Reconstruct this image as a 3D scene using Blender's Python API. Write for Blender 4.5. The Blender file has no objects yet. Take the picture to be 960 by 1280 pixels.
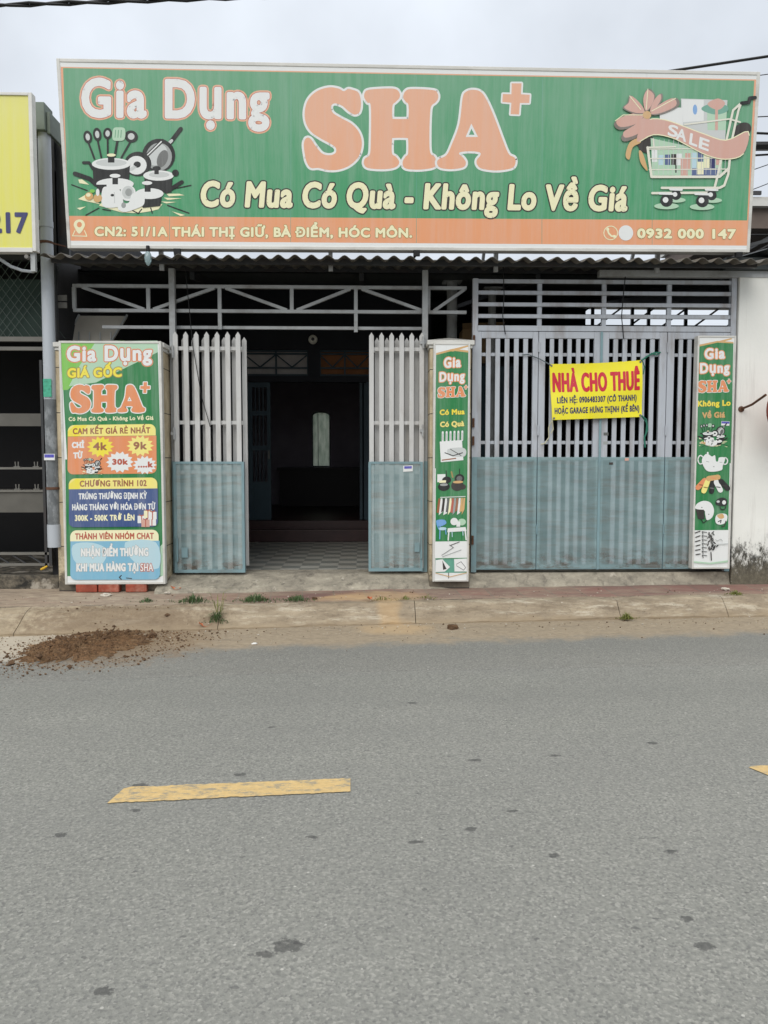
import bpy, bmesh, math, random
import numpy as np
from mathutils import Vector, Matrix, noise as mnoise
from mathutils.geometry import tessellate_polygon

random.seed(7)
SC = bpy.context.scene
COL = SC.collection
R = math.radians

# ------------------------------------------------------------------ camera
cam_d = bpy.data.cameras.new('camera')
cam = bpy.data.objects.new('camera', cam_d)
COL.objects.link(cam)
cam_d.sensor_fit = 'VERTICAL'
cam_d.sensor_height = 36.0
cam_d.sensor_width = 27.0
cam_d.lens = 961.0 / 1280.0 * 36.0
cam_d.clip_end = 2000
cam.location = (0, -7.75, 1.45)
cam.rotation_euler = (R(90 - 3.7), 0, R(-1.65))
SC.camera = cam

# ------------------------------------------------------------------ world, sun, exposure
SUN_EL, SUN_AZ = 38, 200          # azimuth the light comes from, clockwise from +Y: behind the camera, a little left
w = bpy.data.worlds.new('World')
SC.world = w
w.use_nodes = True
nt = w.node_tree
nt.nodes.clear()
out = nt.nodes.new('ShaderNodeOutputWorld')
bg = nt.nodes.new('ShaderNodeBackground')
sky = nt.nodes.new('ShaderNodeTexSky')
sky.sky_type = 'NISHITA'
sky.sun_disc = False
sky.sun_elevation = R(SUN_EL)
sky.sun_rotation = R(SUN_AZ)
bg.inputs['Strength'].default_value = 0.1
tc = nt.nodes.new('ShaderNodeTexCoord')
sep = nt.nodes.new('ShaderNodeSeparateXYZ')
nt.links.new(tc.outputs['Generated'], sep.inputs[0])
ramp = nt.nodes.new('ShaderNodeValToRGB')       # overcast: brighter towards the zenith
ramp.color_ramp.elements[0].position = 0.0
ramp.color_ramp.elements[1].position = 1.0
ramp.color_ramp.elements.new(0.5)
for e_, c_ in zip(ramp.color_ramp.elements, ((0.40, 0.425, 0.46, 1), (0.475, 0.505, 0.545, 1), (1.15, 1.15, 1.15, 1))): e_.color = c_
nt.links.new(sep.outputs['Z'], ramp.inputs[0])
cn = nt.nodes.new('ShaderNodeTexNoise')
cn.inputs['Scale'].default_value = 3.0
cn.inputs['Detail'].default_value = 5
nt.links.new(tc.outputs['Generated'], cn.inputs['Vector'])
cr = nt.nodes.new('ShaderNodeMapRange')
cr.inputs['From Min'].default_value = 0.35
cr.inputs['From Max'].default_value = 0.65
cr.inputs['To Min'].default_value = 16.2
cr.inputs['To Max'].default_value = 21.2
nt.links.new(cn.outputs['Fac'], cr.inputs['Value'])
mul = nt.nodes.new('ShaderNodeVectorMath')
mul.operation = 'SCALE'
nt.links.new(ramp.outputs['Color'], mul.inputs[0])
nt.links.new(cr.outputs['Result'], mul.inputs['Scale'])
mx = nt.nodes.new('ShaderNodeMix')
mx.data_type = 'RGBA'
mx.inputs['Factor'].default_value = 0.9
nt.links.new(sky.outputs['Color'], mx.inputs[6])
nt.links.new(mul.outputs[0], mx.inputs[7])
nt.links.new(mx.outputs[2], bg.inputs['Color'])
nt.links.new(bg.outputs[0], out.inputs[0])

sun_d = bpy.data.lights.new('sun', 'SUN')
sun_d.energy = 1.5
sun_d.angle = R(40)
sun_d.color = (1.0, 0.96, 0.9)
sun = bpy.data.objects.new('sun', sun_d)
COL.objects.link(sun)
az = R(SUN_AZ)
sdir = Vector((math.sin(az) * math.cos(R(SUN_EL)), math.cos(az) * math.cos(R(SUN_EL)), math.sin(R(SUN_EL))))
sun.rotation_euler = sdir.to_track_quat('Z', 'Y').to_euler()
sun.location = (0, -10, 12)

SC.view_settings.view_transform = 'Standard'
SC.view_settings.look = 'None'
SC.view_settings.gamma = 1
SC.view_settings.exposure = -0.03
SC.cycles.max_bounces = 8

# ------------------------------------------------------------------ materials
def lin(c):
    return tuple((x / 255 / 12.92) if x / 255 <= 0.04045 else ((x / 255 + 0.055) / 1.055) ** 2.4 for x in c) + (1,)

class Nodes:
    def __init__(s, name):
        s.m = bpy.data.materials.new(name)
        s.m.use_nodes = True
        s.t = s.m.node_tree
        s.b = s.t.nodes['Principled BSDF']
        g = s.t.nodes.new('ShaderNodeNewGeometry')
        s.pos = g.outputs['Position']
    def new(s, k): return s.t.nodes.new('ShaderNode' + k)
    def link(s, a, b): s.t.links.new(a, b)
    def scaled(s, v):
        m = s.new('VectorMath'); m.operation = 'MULTIPLY'
        s.link(s.pos, m.inputs[0]); m.inputs[1].default_value = v
        return m.outputs[0]
    def noise(s, scale, detail=4, vec=None, rough=0.55):
        n = s.new('TexNoise'); n.inputs['Scale'].default_value = scale
        n.inputs['Detail'].default_value = detail; n.inputs['Roughness'].default_value = rough
        s.link(s.pos if vec is None else vec, n.inputs['Vector'])
        return n.outputs['Fac']
    def math(s, op, a, b=None, clamp=False):
        m = s.new('Math'); m.operation = op; m.use_clamp = clamp
        for i, x in enumerate((a, b)):
            if x is None: continue
            if isinstance(x, (int, float)): m.inputs[i].default_value = x
            else: s.link(x, m.inputs[i])
        return m.outputs[0]
    def rng(s, v, a, b, c=0.0, d=1.0, smooth=False):
        m = s.new('MapRange'); s.link(v, m.inputs['Value'])
        if smooth: m.interpolation_type = 'SMOOTHSTEP'
        for k, x in zip(('From Min', 'From Max', 'To Min', 'To Max'), (a, b, c, d)): m.inputs[k].default_value = x
        return m.outputs['Result']
    def mix(s, f, a, b, mode='MIX'):
        m = s.new('Mix'); m.data_type = 'RGBA'; m.blend_type = mode
        for i, x in ((0, f), (6, a), (7, b)):
            if isinstance(x, (int, float)): m.inputs[i].default_value = x
            elif isinstance(x, tuple): m.inputs[i].default_value = x
            else: s.link(x, m.inputs[i])
        return m.outputs[2]
    def xyz(s):
        q = s.new('SeparateXYZ'); s.link(s.pos, q.inputs[0]); return q.outputs
    def bump(s, h, strength, dist):
        b = s.new('Bump'); b.inputs['Strength'].default_value = strength; b.inputs['Distance'].default_value = dist
        s.link(h, b.inputs['Height']); s.link(b.outputs[0], s.b.inputs['Normal'])
    def blob(s, cx, cy, rx, ry, nz, ang=0.0, soft=0.35, namp=0.8):
        """mask of an irregular patch lying on the ground"""
        q = s.xyz()
        dx = s.math('SUBTRACT', q[0], cx); dy = s.math('SUBTRACT', q[1], cy)
        c, sn = math.cos(ang), math.sin(ang)
        u = s.math('ADD', s.math('MULTIPLY', dx, c / rx), s.math('MULTIPLY', dy, sn / rx))
        v = s.math('ADD', s.math('MULTIPLY', dx, -sn / ry), s.math('MULTIPLY', dy, c / ry))
        d = s.math('ADD', s.math('MULTIPLY', u, u), s.math('MULTIPLY', v, v))
        d = s.math('ADD', d, s.math('MULTIPLY', s.math('SUBTRACT', nz, 0.5), namp * 2))
        return s.rng(d, 1 - soft, 1 + soft, 1, 0, True)

MATS = {}
def mat(name, rgb, rough=0.6, var=0.12, scale=6, stain=None, stain_amt=0.0, stain_scale=3, stretch=(1, 1, 1), metal=0.0,
        bump=0.0, bump_scale=40, bump_dist=0.004, spec=0.4):
    """plain procedural surface: base colour varied by noise, optional stains and grain"""
    if name in MATS: return MATS[name]
    n = Nodes(name)
    c = lin(rgb)
    a = tuple(x * (1 - var) for x in c[:3]) + (1,)
    b = tuple(min(1, x * (1 + var)) for x in c[:3]) + (1,)
    col = n.mix(n.rng(n.noise(scale, 5, n.scaled(stretch)), 0.3, 0.7), a, b)
    if stain:
        f = n.rng(n.noise(stain_scale, 7, n.scaled(stretch), 0.65), 0.5, 0.72, 0, stain_amt)
        col = n.mix(f, col, lin(stain))
    n.link(col, n.b.inputs['Base Color'])
    n.b.inputs['Roughness'].default_value = rough
    n.b.inputs['Metallic'].default_value = metal
    n.b.inputs['Specular IOR Level'].default_value = spec
    if bump: n.bump(n.noise(bump_scale, 6), bump, bump_dist)
    MATS[name] = n.m
    return n.m

def ink(name, rgb, fade=0.16, gloss=0.42):
    """printed vinyl: sun-bleached in vertical streaks and blotches"""
    if name in MATS: return MATS[name]
    n = Nodes(name)
    c = lin(rgb)
    g = tuple(x * 0.66 + 0.34 * 0.62 for x in c[:3]) + (1,)
    streak = n.rng(n.noise(4, 7, n.scaled((3.4, 1, 0.16)), 0.75), 0.42, 0.72, 0, fade * 3.4)
    blot = n.rng(n.noise(3.0, 4), 0.35, 0.75, 0, fade)
    col = n.mix(n.math('ADD', streak, blot, True), c, g)
    if fade > 0.1:                                  # sky sheen and bleaching painted together: paler towards the top, in runs
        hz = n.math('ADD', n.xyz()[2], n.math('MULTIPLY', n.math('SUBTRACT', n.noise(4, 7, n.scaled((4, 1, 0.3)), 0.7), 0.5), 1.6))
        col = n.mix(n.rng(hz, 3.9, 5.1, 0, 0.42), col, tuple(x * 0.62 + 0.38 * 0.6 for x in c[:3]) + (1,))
    sp_ = n.rng(n.noise(11, 8, n.scaled((1, 1, 0.7)), 0.8), 0.66, 0.74, 0, fade * 1.6)
    col = n.mix(sp_, col, g)
    dirt = n.rng(n.noise(2.3, 8, n.scaled((6, 1, 0.5)), 0.75), 0.62, 0.8, 0, 0.25)
    col = n.mix(dirt, col, lin((110, 108, 98)))
    n.link(col, n.b.inputs['Base Color'])
    n.b.inputs['Roughness'].default_value = gloss
    n.b.inputs['Specular IOR Level'].default_value = 0.35
    MATS[name] = n.m
    return n.m

# ---- inks
INK = dict(
    green=(70, 150, 104), green_dark=(30, 122, 64), orange=(222, 140, 90), band=(226, 156, 112), orange_pale=(226, 166, 130), white=(226, 228, 226), cream=(236, 232, 190),
    yellow=(236, 220, 60), yellow_pale=(238, 226, 128), black=(28, 30, 30), dark=(52, 48, 44), grey=(150, 154, 152), grey_dark=(92, 94, 92),
    grey_light=(196, 200, 198), blue=(58, 82, 132), sky=(122, 178, 204), sky_pale=(178, 210, 220), red=(200, 34, 56), red_dull=(178, 84, 62),
    brown=(150, 92, 56), pink=(206, 158, 142), tan=(206, 164, 104), lime=(122, 190, 76), mint=(172, 206, 176), navy=(36, 40, 96), violet=(74, 72, 176),
    teal=(92, 158, 136), blue_chair=(110, 160, 214), ribbon_shadow=(112, 100, 90), olive=(150, 130, 66), lemon=(214, 212, 92), cart=(224, 222, 206),
    banner=(238, 226, 42))
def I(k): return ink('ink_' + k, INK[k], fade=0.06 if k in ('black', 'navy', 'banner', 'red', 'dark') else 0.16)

def shade(c, k): return tuple(min(255, x * k) for x in c)

M_FRAME = mat('white_aluminium', (205, 204, 198), 0.4, 0.06, 3, (150, 146, 136), 0.5, 2, (1, 1, 3))
M_GREYFR = mat('grey_aluminium', (165, 168, 168), 0.4, 0.06, 3, (120, 116, 108), 0.5, 2)
M_GATE = mat('grey_gate_paint', (176, 181, 188), 0.45, 0.07, 5, (112, 92, 72), 0.6, 3, (2, 2, 0.4), bump=0.15, bump_scale=60, bump_dist=0.002)
M_PICKET = mat('pale_picket_paint', (196, 196, 194), 0.45, 0.06, 6, (132, 122, 108), 0.4, 4, (2, 2, 0.5), bump=0.12, bump_scale=60, bump_dist=0.002)
M_STEEL = mat('grey_steel_paint', (168, 171, 172), 0.45, 0.1, 5, (96, 84, 72), 0.55, 4, bump=0.15, bump_scale=50, bump_dist=0.002)
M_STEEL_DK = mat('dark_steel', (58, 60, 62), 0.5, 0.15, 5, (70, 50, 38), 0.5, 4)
M_RUST = mat('rusty_iron', (92, 64, 48), 0.8, 0.3, 20)
M_TEALFR = mat('teal_gate_paint', (122, 150, 156), 0.45, 0.08, 5, (110, 100, 88), 0.4, 4)
M_BLACK = mat('black_rubber', (18, 18, 19), 0.6, 0.2, 6)
M_CREAM = None
M_PVC = mat('grey_white_pvc', (176, 182, 188), 0.35, 0.05, 3, (128, 124, 118), 0.5, 3, (2, 2, 0.4))
M_PVC_OLD = mat('pipe_glue_grey', (104, 108, 110), 0.7, 0.25, 14, (170, 174, 176), 0.9, 9, (1, 1, 0.6), bump=0.3, bump_scale=60)
M_BRICK = mat('red_brick', (150, 74, 56), 0.85, 0.25, 14, (190, 150, 130), 0.6, 8, bump=0.5, bump_scale=60, bump_dist=0.006)
M_DKWALL = mat('dark_blue_wall_paint', (40, 42, 48), 0.75, 0.2, 2)
M_DKGREEN = mat('dark_green_door_paint', (40, 62, 72), 0.45, 0.15, 4)
M_DKROOM = mat('grey_room_plaster', (150, 142, 152), 0.85, 0.15, 2)
M_TREAD = mat('red_brown_step_tile', (58, 37, 35), 0.4, 0.2, 8)
M_ROOF = mat('weathered_roof_sheet', (104, 100, 92), 0.6, 0.2, 3, (66, 58, 48), 0.8, 3, (1, 0.3, 1))
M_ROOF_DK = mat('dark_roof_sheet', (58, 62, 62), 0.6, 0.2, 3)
M_TARP = mat('dark_green_tarp', (34, 52, 46), 0.7, 0.18, 2.5)
M_WOODGREY = mat('grey_brown_board', (196, 190, 178), 0.7, 0.1, 3)
M_CARTON = mat('brown_carton', (150, 124, 92), 0.8, 0.15, 4)
M_SHELF = mat('brushed_shelf_metal', (112, 110, 104), 0.45, 0.12, 4)
M_LEAF = mat('green_weed', (74, 96, 56), 0.6, 0.35, 30)
M_LEAF2 = mat('olive_weed', (112, 116, 58), 0.65, 0.35, 30)
M_DRYLEAF = mat('dry_orange_leaf', (190, 112, 76), 0.7, 0.25, 40)
M_SOIL = mat('brown_soil', (118, 90, 63), 0.95, 0.5, 22, (158, 132, 100), 0.8, 9, bump=1.0, bump_scale=55, bump_dist=0.03)
M_CLOD = mat('dark_soil_clod', (92, 70, 50), 0.95, 0.35, 30, bump=0.8, bump_scale=90, bump_dist=0.01)
M_STONE = mat('pale_stone', (190, 182, 168), 0.85, 0.2, 20, bump=0.4, bump_scale=70)
M_GLASSB = None

def special_materials():
    global M_CREAM, M_GLASSB
    # cream tile-clad pillar: joints every 0.42 m
    n = Nodes('cream_pillar_tile')
    q = n.xyz()
    f = n.math('FRACT', n.math('DIVIDE', n.math('ADD', q[2], 0.23), 0.43))
    joint = n.math('LESS_THAN', f, 0.02)
    col = n.mix(n.rng(n.noise(9, 6), 0.3, 0.7), lin((176, 160, 130)), lin((206, 192, 162)))
    st = n.rng(n.noise(5, 8, n.scaled((1, 1, 0.5)), 0.7), 0.52, 0.7, 0, 0.55)
    col = n.mix(st, col, lin((128, 110, 84)))
    low = n.math('MULTIPLY', n.rng(q[2], 0.3, 0.75, 1, 0), n.rng(n.noise(14, 8, None, 0.75), 0.42, 0.58))
    col = n.mix(low, col, lin((84, 76, 62)))
    col = n.mix(n.rng(q[2], 0.27, 0.33, 0.85, 0), col, lin((88, 82, 72)))  # shadow below the pillar signs, painted into the tile colour at the foot
    col = n.mix(joint, col, lin((58, 52, 46)))
    n.link(col, n.b.inputs['Base Color']); n.b.inputs['Roughness'].default_value = 0.6
    M_CREAM = n.m
    # fine perforated teal screen fixed over the lower gate; holes smaller than a pixel
    n = Nodes('teal_perforated_screen')
    col = n.mix(n.rng(n.noise(3.5, 6, n.scaled((1, 1, 2.5))), 0.3, 0.7), lin((134, 163, 166)), lin((164, 190, 192)))
    st = n.rng(n.noise(2.4, 8, n.scaled((0.7, 1, 4.5)), 0.7), 0.48, 0.68, 0, 0.7)
    col = n.mix(st, col, lin((140, 138, 132)))
    q = n.xyz()
    rust = n.math('MULTIPLY', n.rng(q[2], 0.36, 0.62, 1, 0), n.rng(n.noise(4, 8, n.scaled((1, 1, 2.2)), 0.75), 0.46, 0.58, 0, 0.95))
    col = n.mix(rust, col, lin((104, 78, 54)))
    n.link(col, n.b.inputs['Base Color'])
    n.b.inputs['Roughness'].default_value = 0.55
    n.b.inputs['Alpha'].default_value = 0.53
    MATS['screen'] = n.m
    # clear bulb glass
    n = Nodes('bluish_bulb_glass')
    n.b.inputs['Base Color'].default_value = (0.55, 0.72, 0.75, 1)
    n.b.inputs['Roughness'].default_value = 0.12
    n.b.inputs['Transmission Weight'].default_value = 0.6
    MATS['bulb'] = n.m
    # frosted rear window
    n = Nodes('frosted_green_glass')
    tr = n.new('BsdfTranslucent'); 
    q = n.xyz()
    col = n.mix(n.rng(n.noise(4, 6, n.scaled((3, 1, 0.8))), 0.35, 0.65), lin((108, 120, 108)), lin((146, 154, 142)))
    n.link(col, tr.inputs['Color'])
    n.link(tr.outputs[0], n.t.nodes['Material Output'].inputs['Surface'])
    MATS['frost'] = n.m
    # white wall with black mould climbing from the ground
    n = Nodes('mouldy_white_wall')
    q = n.xyz()
    base = n.mix(n.rng(n.noise(1.6, 6), 0.3, 0.7), lin((222, 222, 216)), lin((234, 234, 228)))
    drip = n.rng(n.noise(2.2, 8, n.scaled((7, 1, 0.35)), 0.7), 0.55, 0.75, 0, 0.35)
    base = n.mix(drip, base, lin((160, 152, 144)))
    hgt = n.math('ADD', q[2], n.math('MULTIPLY', n.math('SUBTRACT', n.noise(7, 8, n.scaled((1.4, 1, 0.6)), 0.75), 0.5), 0.95))
    m1 = n.rng(hgt, 0.52, 0.80, 1, 0)
    thr = n.rng(q[2], 0.22, 0.85, -0.16, 0.12)
    m2 = n.rng(n.math('SUBTRACT', n.noise(15, 9, n.scaled((1.5, 1, 0.7)), 0.8), thr), 0.47, 0.56)
    mould = n.math('MULTIPLY', m1, n.math('ADD', n.math('MULTIPLY', m2, 0.88), 0.10), True)
    mc = n.mix(n.rng(n.noise(34, 8, n.scaled((1, 1, 0.8)), 0.8), 0.44, 0.62), lin((30, 30, 27)), lin((98, 94, 82)))
    base = n.mix(mould, base, mc)
    low = n.rng(q[2], 0.28, 0.5, 0.45, 0)
    base = n.mix(low, base, lin((120, 112, 92)))
    n.link(base, n.b.inputs['Base Color']); n.b.inputs['Roughness'].default_value = 0.85
    n.bump(n.noise(50, 6), 0.25, 0.004)
    MATS['wall'] = n.m
    # stained plinth
    n = Nodes('stained_plinth_concrete')
    base = n.mix(n.rng(n.noise(11, 8, None, 0.7), 0.38, 0.62), lin((40, 39, 35)), lin((116, 108, 94)))
    v = n.rng(n.noise(3.2, 5), 0.56, 0.6)
    base = n.mix(n.math('MULTIPLY', v, 0.6), base, lin((190, 182, 168)))
    n.link(base, n.b.inputs['Base Color']); n.b.inputs['Roughness'].default_value = 0.9
    n.bump(n.noise(26, 8), 0.6, 0.02)
    MATS['plinth'] = n.m
    # patio checker tile
    n = Nodes('grey_checker_tile')
    ck = n.new('TexChecker'); ck.inputs['Scale'].default_value = 1.0
    d = n.math('MULTIPLY', n.math('SUBTRACT', n.noise(3, 2), 0.5), 0.0)
    v = n.scaled((1 / 0.2, 1 / 0.2, 0.0))
    av = n.new('VectorMath'); av.operation = 'ADD'; n.link(v, av.inputs[0]); av.inputs[1].default_value = (0.3, 0.2, 0.5)
    n.link(av.outputs[0], ck.inputs['Vector'])
    ck.inputs['Color1'].default_value = lin((178, 177, 168)); ck.inputs['Color2'].default_value = lin((130, 133, 128))
    st = n.rng(n.noise(3, 8, None, 0.7), 0.45, 0.75, 0, 0.5)
    col = n.mix(st, ck.outputs['Color'], lin((140, 132, 118)))
    n.link(col, n.b.inputs['Base Color']); n.b.inputs['Roughness'].default_value = 0.35
    MATS['tile'] = n.m

special_materials()

# ---- ground surfaces ------------------------------------------------------------
SAND_SPILL = [(0.16, -0.52, 0.42, 0.20, 0.0), (0.33, -1.06, 0.2, 0.10, 0.1), (0.24, -0.82, 0.10, 0.2, 0.0), (-0.2, -0.6, 0.25, 0.12, 0.2)]
OIL = [(-0.57, -4.24, 0.045, 0.035), (-0.225, -5.52, 0.075, 0.055), (-0.29, -5.56, 0.05, 0.03), (-1.178, -4.807, 0.05, 0.035), (-0.712, -5.703, 0.05, 0.03),
       (1.024, -5.56, 0.05, 0.035), (1.03, -5.42, 0.035, 0.03), (0.428, -4.801, 0.04, 0.032), (0.706, -5.014, 0.034, 0.026), (-0.95, -4.6, 0.035, 0.025),
       (0.95, -4.05, 0.05, 0.03), (1.5, -3.9, 0.05, 0.03), (0.2, -4.9, 0.05, 0.02), (-0.2, -4.85, 0.05, 0.02), (0.55, -4.1, 0.05, 0.03), (-1.0, -4.35, 0.06, 0.04),
       (-0.5, -3.6, 0.04, 0.02), (0.3, -3.2, 0.05, 0.03), (1.15, -5.0, 0.04, 0.03), (0.62, -4.65, 0.04, 0.02)]

def asphalt(name, dark, light, grain, kerb_dust, oils):
    n = Nodes(name)
    q = n.xyz()
    f1 = n.rng(n.noise(grain, 3, None, 0.6), 0.32, 0.68)
    base = n.mix(f1, lin(dark), lin(light))
    big = n.rng(n.noise(0.55, 6), 0.3, 0.7)
    base = n.mix(n.math('MULTIPLY', big, 0.16), base, lin((150, 149, 143)))
    blot = n.rng(n.noise(2.6, 7, n.scaled((0.5, 1.6, 1)), 0.7), 0.56, 0.78, 0, 0.32)
    base = n.mix(blot, base, lin((88, 88, 86)))
    # scattered small pale stones and black pits
    vo = n.new('TexVoronoi'); vo.inputs['Scale'].default_value = 26; n.link(n.pos, vo.inputs['Vector'])
    cs = n.new('SeparateColor'); n.link(vo.outputs['Color'], cs.inputs[0])
    pale = n.math('MULTIPLY', n.math('LESS_THAN', vo.outputs['Distance'], 0.13), n.math('GREATER_THAN', cs.outputs[0], 0.93))
    base = n.mix(n.math('MULTIPLY', pale, 0.7), base, lin((196, 194, 186)))
    vo2 = n.new('TexVoronoi'); vo2.inputs['Scale'].default_value = 17; n.link(n.scaled((0.6, 1.25, 1)), vo2.inputs['Vector'])
    cs2 = n.new('SeparateColor'); n.link(vo2.outputs['Color'], cs2.inputs[0])
    dn = n.math('ADD', vo2.outputs['Distance'], n.math('MULTIPLY', n.math('SUBTRACT', n.noise(60, 3), 0.5), 0.25))
    pit = n.math('MULTIPLY', n.math('LESS_THAN', dn, 0.13), n.math('GREATER_THAN', cs2.outputs[1], 0.8))
    base = n.mix(n.math('MULTIPLY', pit, 0.55), base, lin((72, 72, 72)))
    vo3 = n.new('TexVoronoi'); vo3.inputs['Scale'].default_value = 120; n.link(n.pos, vo3.inputs['Vector'])
    cs3 = n.new('SeparateColor'); n.link(vo3.outputs['Color'], cs3.inputs[0])
    base = n.mix(n.math('MULTIPLY', n.math('GREATER_THAN', cs3.outputs[0], 0.82), 0.28), base, lin((184, 182, 174)))
    base = n.mix(n.math('MULTIPLY', n.math('LESS_THAN', cs3.outputs[1], 0.16), 0.4), base, lin((84, 84, 84)))
    fl = n.rng(n.noise(20, 8, n.scaled((0.55, 1.5, 1)), 0.8), 0.6, 0.68, 0, 0.6)
    base = n.mix(fl, base, lin((86, 86, 85)))
    fl2 = n.rng(n.noise(17, 8, n.scaled((0.6, 1.6, 1.0)), 0.8), 0.38, 0.31, 0, 0.45)
    base = n.mix(fl2, base, lin((182, 181, 176)))
    lane = n.rng(n.noise(1.0, 4, n.scaled((0.07, 1.1, 1)), 0.5), 0.38, 0.62, 0, 0.22)
    base = n.mix(lane, base, lin((108, 109, 105)))
    med = n.rng(n.noise(1.3, 6, n.scaled((0.6, 1.4, 1)), 0.6), 0.32, 0.68, 0, 0.22)
    base = n.mix(med, base, lin((112, 112, 110)))
    nz = n.noise(38, 6, None, 0.7)
    if oils:
        for (x, y, rx, ry) in OIL:
            b = n.blob(x, y, rx * 0.6, ry * 0.55, nz, soft=0.35, namp=3.2)
            base = n.mix(n.math('MULTIPLY', b, 0.66), base, lin((62, 62, 62)))
    if kerb_dust:
        nzd = n.noise(3.2, 10, None, 0.72)
        d = n.math('SUBTRACT', q[1], n.math('MULTIPLY', q[0], 0.09))          # distance out from the kerb line
        d = n.math('ADD', d, n.math('MULTIPLY', n.math('SUBTRACT', nzd, 0.5), 0.7))
        fd = n.rng(d, -1.86, -1.56, 0, 0.88, True)
        dust = n.mix(n.rng(n.noise(30, 9, n.scaled((0.6, 1.2, 1)), 0.8), 0.32, 0.68), lin((132, 118, 98)), lin((180, 164, 140)))
        dust = n.mix(n.rng(n.noise(6, 8, n.scaled((0.4, 1.6, 1)), 0.75), 0.52, 0.68, 0, 0.6), dust, lin((120, 108, 94)))
        base = n.mix(fd, base, dust)
        base = n.mix(n.math('MULTIPLY', n.blob(0.30, -1.16, 0.3, 0.2, n.noise(7, 6), soft=0.9, namp=1.2), 0.5), base, lin((198, 168, 126)))
        # earth trodden round the heap
        base = n.mix(n.math('MULTIPLY', n.blob(-2.0, -1.55, 0.75, 0.75, n.noise(9, 9, None, 0.75), soft=0.5, namp=2.0), 0.6), base, lin((132, 112, 88)))
        # pale powdery sand round the soil heap
        base = n.mix(n.math('MULTIPLY', n.blob(-2.75, -1.72, 0.55, 0.5, n.noise(8, 9, None, 0.75), soft=0.6, namp=2.4), 0.62), base, lin((196, 188, 172)))
    n.link(base, n.b.inputs['Base Color'])
    n.b.inputs['Roughness'].default_value = 0.88
    n.b.inputs['Specular IOR Level'].default_value = 0.25
    n.bump(n.math('ADD', n.noise(110, 4), n.math('MULTIPLY', vo3.outputs['Distance'], 0.6)), 0.4, 0.005)
    return n.m

M_ROAD = asphalt('worn_grey_asphalt', (113, 114, 109), (143, 143, 136), 60, False, True)
M_STRIP = asphalt('smooth_asphalt_strip', (114, 114, 109), (136, 135, 128), 120, True, False)

def kerb_material():
    n = Nodes('sandy_kerb_concrete')
    q = n.xyz()
    base = n.mix(n.rng(n.noise(7, 9, n.scaled((0.5, 1, 2.2)), 0.72), 0.34, 0.66), lin((128, 114, 95)), lin((178, 163, 139)))
    base = n.mix(n.rng(n.noise(2.6, 8, n.scaled((0.5, 1, 2.5)), 0.72), 0.5, 0.72, 0, 0.6), base, lin((116, 104, 90)))
    base = n.mix(n.rng(n.noise(5, 9, n.scaled((0.45, 1, 3.0)), 0.75), 0.52, 0.62, 0, 0.7), base, lin((204, 194, 174)))
    base = n.mix(n.rng(n.noise(40, 6, None, 0.7), 0.58, 0.68, 0, 0.6), base, lin((98, 88, 76)))
    base = n.mix(n.rng(q[0], -1.6, -0.6, 0.55, 0.0), base, n.mix(n.rng(n.noise(18, 8, None, 0.7), 0.35, 0.65), lin((142, 126, 104)), lin((190, 174, 146))))
    base = n.mix(n.math('MULTIPLY', n.blob(-2.0, -1.3, 0.8, 0.5, n.noise(9, 9, None, 0.75), soft=0.5, namp=2.2), 0.55), base, lin((118, 98, 76)))
    fo = n.rng(n.math('ADD', q[2], n.math('MULTIPLY', n.math('SUBTRACT', n.noise(8, 6), 0.5), 0.1)), 0.015, 0.06, 0.8, 0)
    base = n.mix(fo, base, lin((158, 141, 116)))
    nz = n.noise(7, 6)
    for (x, y, rx, ry, a) in SAND_SPILL:
        base = n.mix(n.math('MULTIPLY', n.blob(x, y, rx, ry, nz, a, 0.9, 1.5), 0.5), base, lin((200, 168, 124)))
    n.link(base, n.b.inputs['Base Color']); n.b.inputs['Roughness'].default_value = 0.92
    n.bump(n.math('ADD', n.noise(22, 10, n.scaled((0.6, 1, 1.8)), 0.78), n.math('MULTIPLY', n.noise(5, 6, n.scaled((0.4, 1, 3)), 0.7), 1.2)), 0.85, 0.02)
    return n.m
M_KERB = kerb_material()

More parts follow.
